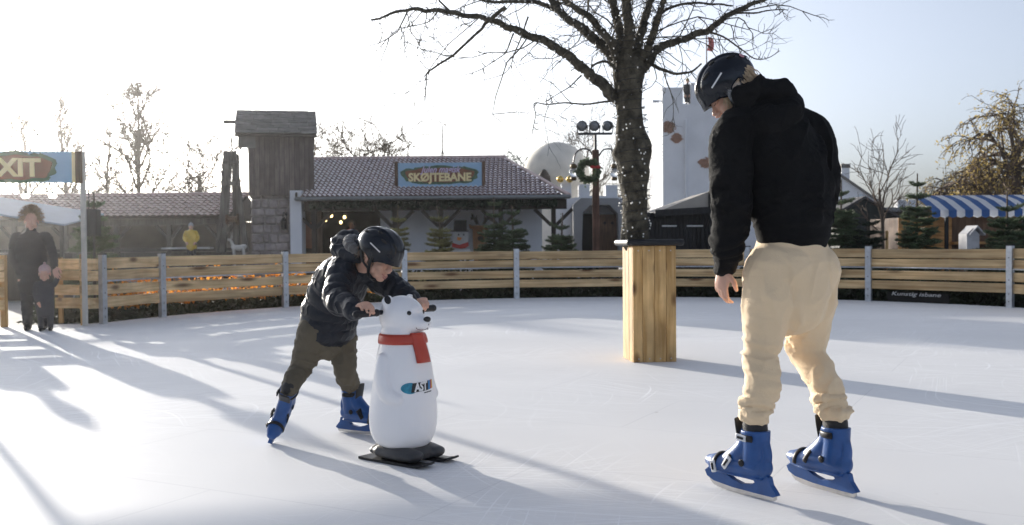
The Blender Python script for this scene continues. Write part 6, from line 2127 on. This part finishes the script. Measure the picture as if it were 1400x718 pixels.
# head and hands
khc = P(517, 350, 4.80)
kF, kU = Vector((.76, -.46, -.46)), Vector((.40, -.16, .88))
khs, KM = head_solids(khc, kF, kU, .90, knk, .042)
M_grip_r, M_grip_l = barA + bl_ * .062, barB - bl_ * .062
kb = list(khs)
for gpos, wr_, e_, th_, sgn in ((M_grip_r, kwR, keR, 1, 1), (M_grip_l, kwL, keL, -1, 1)):
    # palm over the bar, knuckles ahead, fingers closing below it
    d = (bfw * .75 + vec(0, 0, .45)).normalized()
    hw_ = gpos - bfw * .078 + vec(0, 0, .004)
    nrm_ = (vec(0, 0, -1) * .85 + bfw * .5)
    kb += hand_solids(hw_, d, nrm_, 1 if (d.cross(nrm_)).dot(bl_ * (1 if sgn * th_ > 0 else -1)) > 0 else -1, .92, (1.15, 1.25, .8), .018, .5)
    kb.append(tube([tuple(e_), tuple(wr_), tuple(hw_ + d * .01)], [.028, .024, .021], 14, 16))
kb += [tube([tuple(knk), tuple(P(463, 400, 5.03)), tuple(kp)], [.04, .07, .08], 14, 16), tube([tuple(P(478, 366, 4.95)), tuple(ksR), tuple(keR), tuple(kwR)], [.03, .035, .028, .023], 12, 20),
       tube([tuple(P(495, 368, 4.97)), tuple(ksL), tuple(keL), tuple(kwL)], [.03, .035, .028, .023], 12, 20)]
for h_, k_, a_ in ((KHR, kneeR, kaR), (KHL, kneeL, kaL)):
    kb.append(tube([tuple(kp), tuple(h_), tuple(k_), tuple(a_)], [.05, .05, .036, .028], 12, 30))
obj('body', remesh(kb, .0028, 4), M_skin, kid, smooth=True)
eyes(kid, KM, (.06, .04, .02))
obj('lips', tr(join([tube([(.086, -.022, -.066), (.0985, -.010, -.0735), (.1005, 0, -.075), (.0985, .010, -.0735), (.086, .022, -.066)], [.0030, .0038, .0040, .0038, .0030], 8, 18), tube([(.086, -.021, -.070), (.095, -.010, -.083), (.097, 0, -.0855), (.095, .010, -.083), (.086, .021, -.070)], [.003, .0042, .0046, .0042, .003], 8, 18)]), KM), mat('child_lip', (.50, .20, .17), .4), kid, smooth=True)
obj('teeth', tr(tube([(.0865, -.017, -.0695), (.0955, 0, -.079), (.0865, .017, -.0695)], [(.0040, .003), (.0048, .003), (.0040, .003)], 8, 14, ref=(0, 0, 1)), KM), mat('tooth', (.78, .74, .66), .3), kid, smooth=True)
KT2 = Tubes()
for i in range(120):
    side = hr.choice([-1, 1]); x = .05 - .13 * hr.random()
    st_ = np.array([x, side * (.080 - .35 * max(0, x)), .035 + hr.normal(0, .01)]); ln = hr.uniform(.04, .08)
    w = [tuple(KM @ Vector(p)) for p in (st_, st_ + (-.005, side * .006, -ln * .5), st_ + (-.012 + hr.normal(0, .006), side * .0, -ln))]
    KT2.add(spline(w, 6), .0030, .0012, 4)
obj('hair', KT2.mesh(), mat('brown_hair', (.10, .062, .035), .5, 0, .3, 30), kid, smooth=True)
helmet(kid, KM, M_helm, 1.09, (.02, .48), guard=False)

# ================================================================== small figures behind
def figure(label, D, joints, mats, vox=.010, group=None, hair=None, hat=None, name='person', cat='person', hair_r=1.0, feet=True, skirt=None):
    """standing figure from picture joints: head centre, neck, pelvis, shoulders, elbows, hands, knees, feet"""
    W = {k: P(x, y, D + dd) for k, (x, y, dd) in joints.items()}
    s = (W['neck'] - W['pelvis']).length / .50
    root = thing(name, label, cat, tuple(vec(W['pelvis'].x, W['pelvis'].y, min(W['footL'].z, W['footR'].z))), group=group)
    jr = joints.get('facing', None)
    Fv = vec(*mats.get('face', (.25, -.97, -.05))).normalized()
    hs_, M_ = head_solids(W['head'], Fv, up, s * mats.get('head', 1.0), W['neck'], .048 * s)
    b = list(hs_)
    b.append(tube([tuple(W['neck']), tuple(W['pelvis'])], [.06 * s, .08 * s], 12, 8))
    for q in 'LR':
        b.append(tube([tuple(W['sh' + q]), tuple(W['el' + q]), tuple(W['ha' + q])], [.03 * s, .03 * s, .022 * s], 10, 12))
        dd_ = (W['ha' + q] - W['el' + q]).normalized()
        b += hand_solids(W['ha' + q], dd_, vec(0, 1, 0) if abs(dd_.y) < .7 else vec(0, 0, -1), 1 if q == 'L' else -1, s, (.3, .4, .3))
        b.append(tube([tuple(W['pelvis']), tuple(W['kn' + q]), tuple(W['foot' + q] + vec(0, 0, .05 * s))], [.06 * s, .04 * s, .03 * s], 10, 12))
    obj('body', remesh(b, max(.0045, .004), 3), M_skin, root, smooth=True)
    wd = W['shL'] - W['shR']
    ref = tuple(wd.normalized())
    hwid = wd.length / 2
    j = [tube([tuple(W['pelvis'] - vec(0, 0, mats.get('coat', .10) * s)), tuple(W['pelvis'] + vec(0, 0, .05 * s)), tuple(W['pelvis'] * .4 + W['neck'] * .6), tuple(W['neck'] - vec(0, 0, .05 * s)), tuple(W['neck'] + vec(0, 0, .01))],
              [(.19 * s, .15 * s), (.175 * s, .14 * s), (hwid * .95, .14 * s), (hwid * .80, .11 * s), (.07 * s, .07 * s)], 30, 50, ref=ref, disp=rings(.006 * s, 9, 1.2))]
    for q in 'LR':
        j.append(tube([tuple(W['neck'] * .4 + W['sh' + q] * .6 - vec(0, 0, .04 * s)), tuple(W['sh' + q]), tuple(W['el' + q]), tuple(W['ha' + q])], [.062 * s, .062 * s, .055 * s, .042 * s], 20, 40, disp=rings(.004 * s, 11, 1.2)))
    obj('jacket', folds(remesh(j, vox, 3), .006 * s, 18, 3), mats['top'], root, smooth=True)
    t = []
    for q in 'LR':
        hp_ = W['pelvis'] + (wd.normalized() * .085 * s * (1 if q == 'L' else -1))
        t.append(tube([tuple(hp_ + vec(0, 0, .02)), tuple(W['kn' + q]), tuple(W['foot' + q] + vec(0, 0, .07 * s))], [.10 * s, .075 * s, .060 * s], 20, 40, disp=rings(.005 * s, 12, 1.2, lo=.4)))
    obj('trousers', remesh(t, vox, 3), mats['legs'], root, smooth=True)
    for q in 'LR':
        f_ = W['foot' + q]
        obj('shoe', remesh([tube([tuple(f_ - Fv * .05 * s + vec(0, 0, .045 * s)), tuple(f_ + Fv * .08 * s + vec(0, 0, .04 * s)), tuple(f_ + Fv * .16 * s + vec(0, 0, .03 * s))], [.045 * s, .045 * s, .032 * s], 16, 16), tube([tuple(f_ + vec(0, 0, .03 * s)), tuple(f_ + vec(0, 0, .11 * s))], [.05 * s, .05 * s], 14, 8)], vox * .8, 3), M_blackplastic, root, smooth=True)
    if hair:
        r = np.random.default_rng(9)
        T_ = Tubes()
        for _ in range(520):
            a, e = r.uniform(0, 2 * math.pi), r.uniform(-.35, 1.5)
            d = np.array([math.cos(e) * math.cos(a), math.cos(e) * math.sin(a), math.sin(e)])
            if d[0] > .55 and d[2] < .55: continue
            p = d * (.10, .082, .092) + (-.012, 0, .045)
            pts = [p]
            for k in range(4):
                d2 = d + r.normal(0, .55, 3); pts.append(pts[-1] + d2 / np.linalg.norm(d2) * .016 * hair_r)
            T_.add(np.array([tuple(M_ @ Vector(q)) for q in pts]), .004, .002, 3)
        hc_ = obj('hair', tr(ellipsoid((-.022, 0, .05), (.096, .083, .088), None, 18, 12), M_), hair, root, smooth=True)
        obj('curls', T_.mesh(), hair, hc_)
    if hat:
        obj('hat', tr(join([ellipsoid((-.012, 0, .055), (.108, .088, .088), None, 22, 14), ellipsoid((-.01, 0, .155), (.022, .022, .022), None, 10, 8)]), M_), hat, root, smooth=True)
    return root, W


M_dkcoat = mat('black_parka', (.020, .019, .020), .75, 0, .25, 6, .2, 60)
M_dkjean = mat('dark_jeans', (.022, .023, .028), .85, 0, .2, 8, .2, 80)
figure('adult with curly hair in black coat standing in the entrance', 12.05,
       {'head': (43, 302, 0), 'neck': (42, 318, 0), 'pelvis': (45, 372, 0), 'shL': (64, 325, 0), 'shR': (22, 325, 0), 'elL': (72, 347, -.05), 'elR': (21, 352, 0), 'haL': (75, 366, -.18), 'haR': (28, 378, -.08), 'knL': (55, 408, 0), 'knR': (37, 410, -.02), 'footL': (60, 449, .05), 'footR': (38, 450, -.02)},
       {'top': M_dkcoat, 'legs': M_dkjean, 'face': (.35, -.93, -.1), 'coat': .16, 'head': .98}, .009, hair=mat('curly_fair_hair', (.30, .20, .11), .5, 0, .3, 20, trans=.3), hair_r=1.5)
figure('adult in dark coat leaning behind the fence beyond the left edge', 12.75,
       {'head': (-78, 296, 0), 'neck': (-78, 312, 0), 'pelvis': (-76, 366, 0), 'shL': (-56, 319, 0), 'shR': (-99, 319, 0), 'elL': (-50, 346, -.05), 'elR': (-104, 346, 0), 'haL': (-60, 362, -.25), 'haR': (-94, 362, -.25), 'knL': (-66, 402, 0), 'knR': (-84, 404, -.02), 'footL': (-64, 447, .05), 'footR': (-86, 447, -.02)},
       {'top': M_dkcoat, 'legs': M_dkjean, 'face': (.5, -.85, -.1), 'coat': .2}, .012, hat=mat('dark_knit', (.05, .05, .055), .9))
figure('toddler in dark snowsuit holding the adult\'s hand', 11.85,
       {'head': (61, 374, 0), 'neck': (61, 384, 0), 'pelvis': (62, 414, 0), 'shL': (74, 389, 0), 'shR': (50, 389, 0), 'elL': (79, 379, 0), 'elR': (48, 402, 0), 'haL': (78, 371, .1), 'haR': (52, 412, -.05), 'knL': (69, 432, 0), 'knR': (56, 432, 0), 'footL': (69, 452, .0), 'footR': (56, 453, 0)},
       {'top': mat('navy_snowsuit', (.022, .024, .035), .7, 0, .2, 6), 'legs': MATS['navy_snowsuit'], 'face': (.3, -.95, .05), 'head': 1.5, 'coat': .2}, .007, hat=mat('pale_pink_knit', (.55, .38, .36), .9, 0, .15, 40, .5, 120))
M_yel = mat('yellow_jacket', (.62, .42, .05), .6, 0, .15, 6)
figure('figure in yellow jacket and grey cap beside the timber hoist', 24.6,
       {'head': (261, 310, 0), 'neck': (261, 315, 0), 'pelvis': (262, 334, 0), 'shL': (268, 318, 0), 'shR': (254, 318, 0), 'elL': (271, 326, 0), 'elR': (252, 326, 0), 'haL': (267, 331, -.15), 'haR': (255, 331, -.15), 'knL': (265, 350, 0), 'knR': (259, 350, 0), 'footL': (266, 392, .0), 'footR': (258, 392, 0)},
       {'top': M_yel, 'legs': M_dkjean, 'face': (.3, -.95, .05)}, .012, hat=mat('grey_cap', (.30, .32, .36), .8))
figure('figure in red top standing in the dark hall doorway', 28.6,
       {'head': (481, 309, 0), 'neck': (481, 313, 0), 'pelvis': (481, 334, 0), 'shL': (487, 317, 0), 'shR': (475, 317, 0), 'elL': (489, 325, 0), 'elR': (473, 325, 0), 'haL': (486, 333, -.1), 'haR': (476, 333, -.1), 'knL': (484, 355, 0), 'knR': (478, 355, 0), 'footL': (485, 382, .0), 'footR': (478, 382, 0)},
       {'top': mat('red_top', (.40, .03, .03), .7), 'legs': M_dkjean, 'face': (.1, -.99, .05)}, .012, hair=MATS['brown_hair'])
_gz = {'footL': (941, 142.0, 0)}
figure('guard figure with yellow headgear in the tower battlement gap', 45.35,
       {'head': (940, 111, 0), 'neck': (940, 115.5, 0), 'pelvis': (940, 130, 0), 'shL': (944, 117.5, 0), 'shR': (936, 117.5, 0), 'elL': (944.5, 124, 0), 'elR': (935.5, 124, 0), 'haL': (943, 129, -.1), 'haR': (937, 129, -.1), 'knL': (942, 136, 0), 'knR': (938, 136, 0), 'footL': (942, 142.2, .0), 'footR': (938, 142.2, 0)},
       {'top': mat('black_tunic', (.02, .02, .022), .7), 'legs': M_dkjean, 'face': (.1, -.99, .05)}, .014, name='guard_statue', cat='statue', hat=mat('yellow_headgear', (.45, .34, .10), .6))
# small pale deer by the tower foot
q = P(326, 338, 24.2)
q.z = -.03
dr_ = thing('deer_statue', 'small pale reindeer statue at the tower foot', 'statue', tuple(q))
zt_ = hz(326, 333, 24.2)
b = [tube([tuple(q + vec(-.12, 0, zt_ - .06)), tuple(q + vec(.02, 0, zt_ - .08)), tuple(q + vec(.14, 0, zt_ - .05))], [.06, .075, .065], 14, 16),
     tube([tuple(q + vec(-.12, 0, zt_ - .04)), tuple(q + vec(-.19, 0, zt_ + .10)), tuple(q + vec(-.24, -.02, zt_ + .13))], [.045, .032, .028], 12, 12)]
for x_, y_ in ((-.11, -.04), (-.11, .04), (.12, -.04), (.12, .04)):
    b.append(tube([tuple(q + vec(x_, y_, zt_ - .08)), tuple(q + vec(x_ + .015, y_, zt_ * .45)), tuple(q + vec(x_, y_, .0))], [.030, .018, .016], 8, 14))
for sg_ in (-1, 1):
    b.append(tube([tuple(q + vec(-.19, sg_ * .02, zt_ + .12)), tuple(q + vec(-.15, sg_ * .06, zt_ + .24)), tuple(q + vec(-.18, sg_ * .08, zt_ + .30))], [.012, .010, .008], 8, 10))
obj('body', remesh(b, .009, 2), mat('pale_statue', (.5, .48, .44), .7), dr_, smooth=True)

# ================================================================== added scattering volume that imitates lens flare toward the sun
hzm = bpy.data.materials.new('flare_scatter')
hzm.use_nodes = True
hn = hzm.node_tree.nodes
hn.remove(hn['Principled BSDF'])
pvn = hn.new('ShaderNodeVolumePrincipled')
pvn.inputs['Color'].default_value = (.97, .96, .95, 1)
pvn.inputs['Density'].default_value = .0008
pvn.inputs['Anisotropy'].default_value = .9
hzm.node_tree.links.new(pvn.outputs[0], hn['Material Output'].inputs['Volume'])
hzo = obj('flare_volume', box(0, 42, 6.0, 260, 110, 14.2), hzm)
tag(hzo, 'added scattering volume imitating lens flare over the whole park', 'flare_volume', kind='stuff')
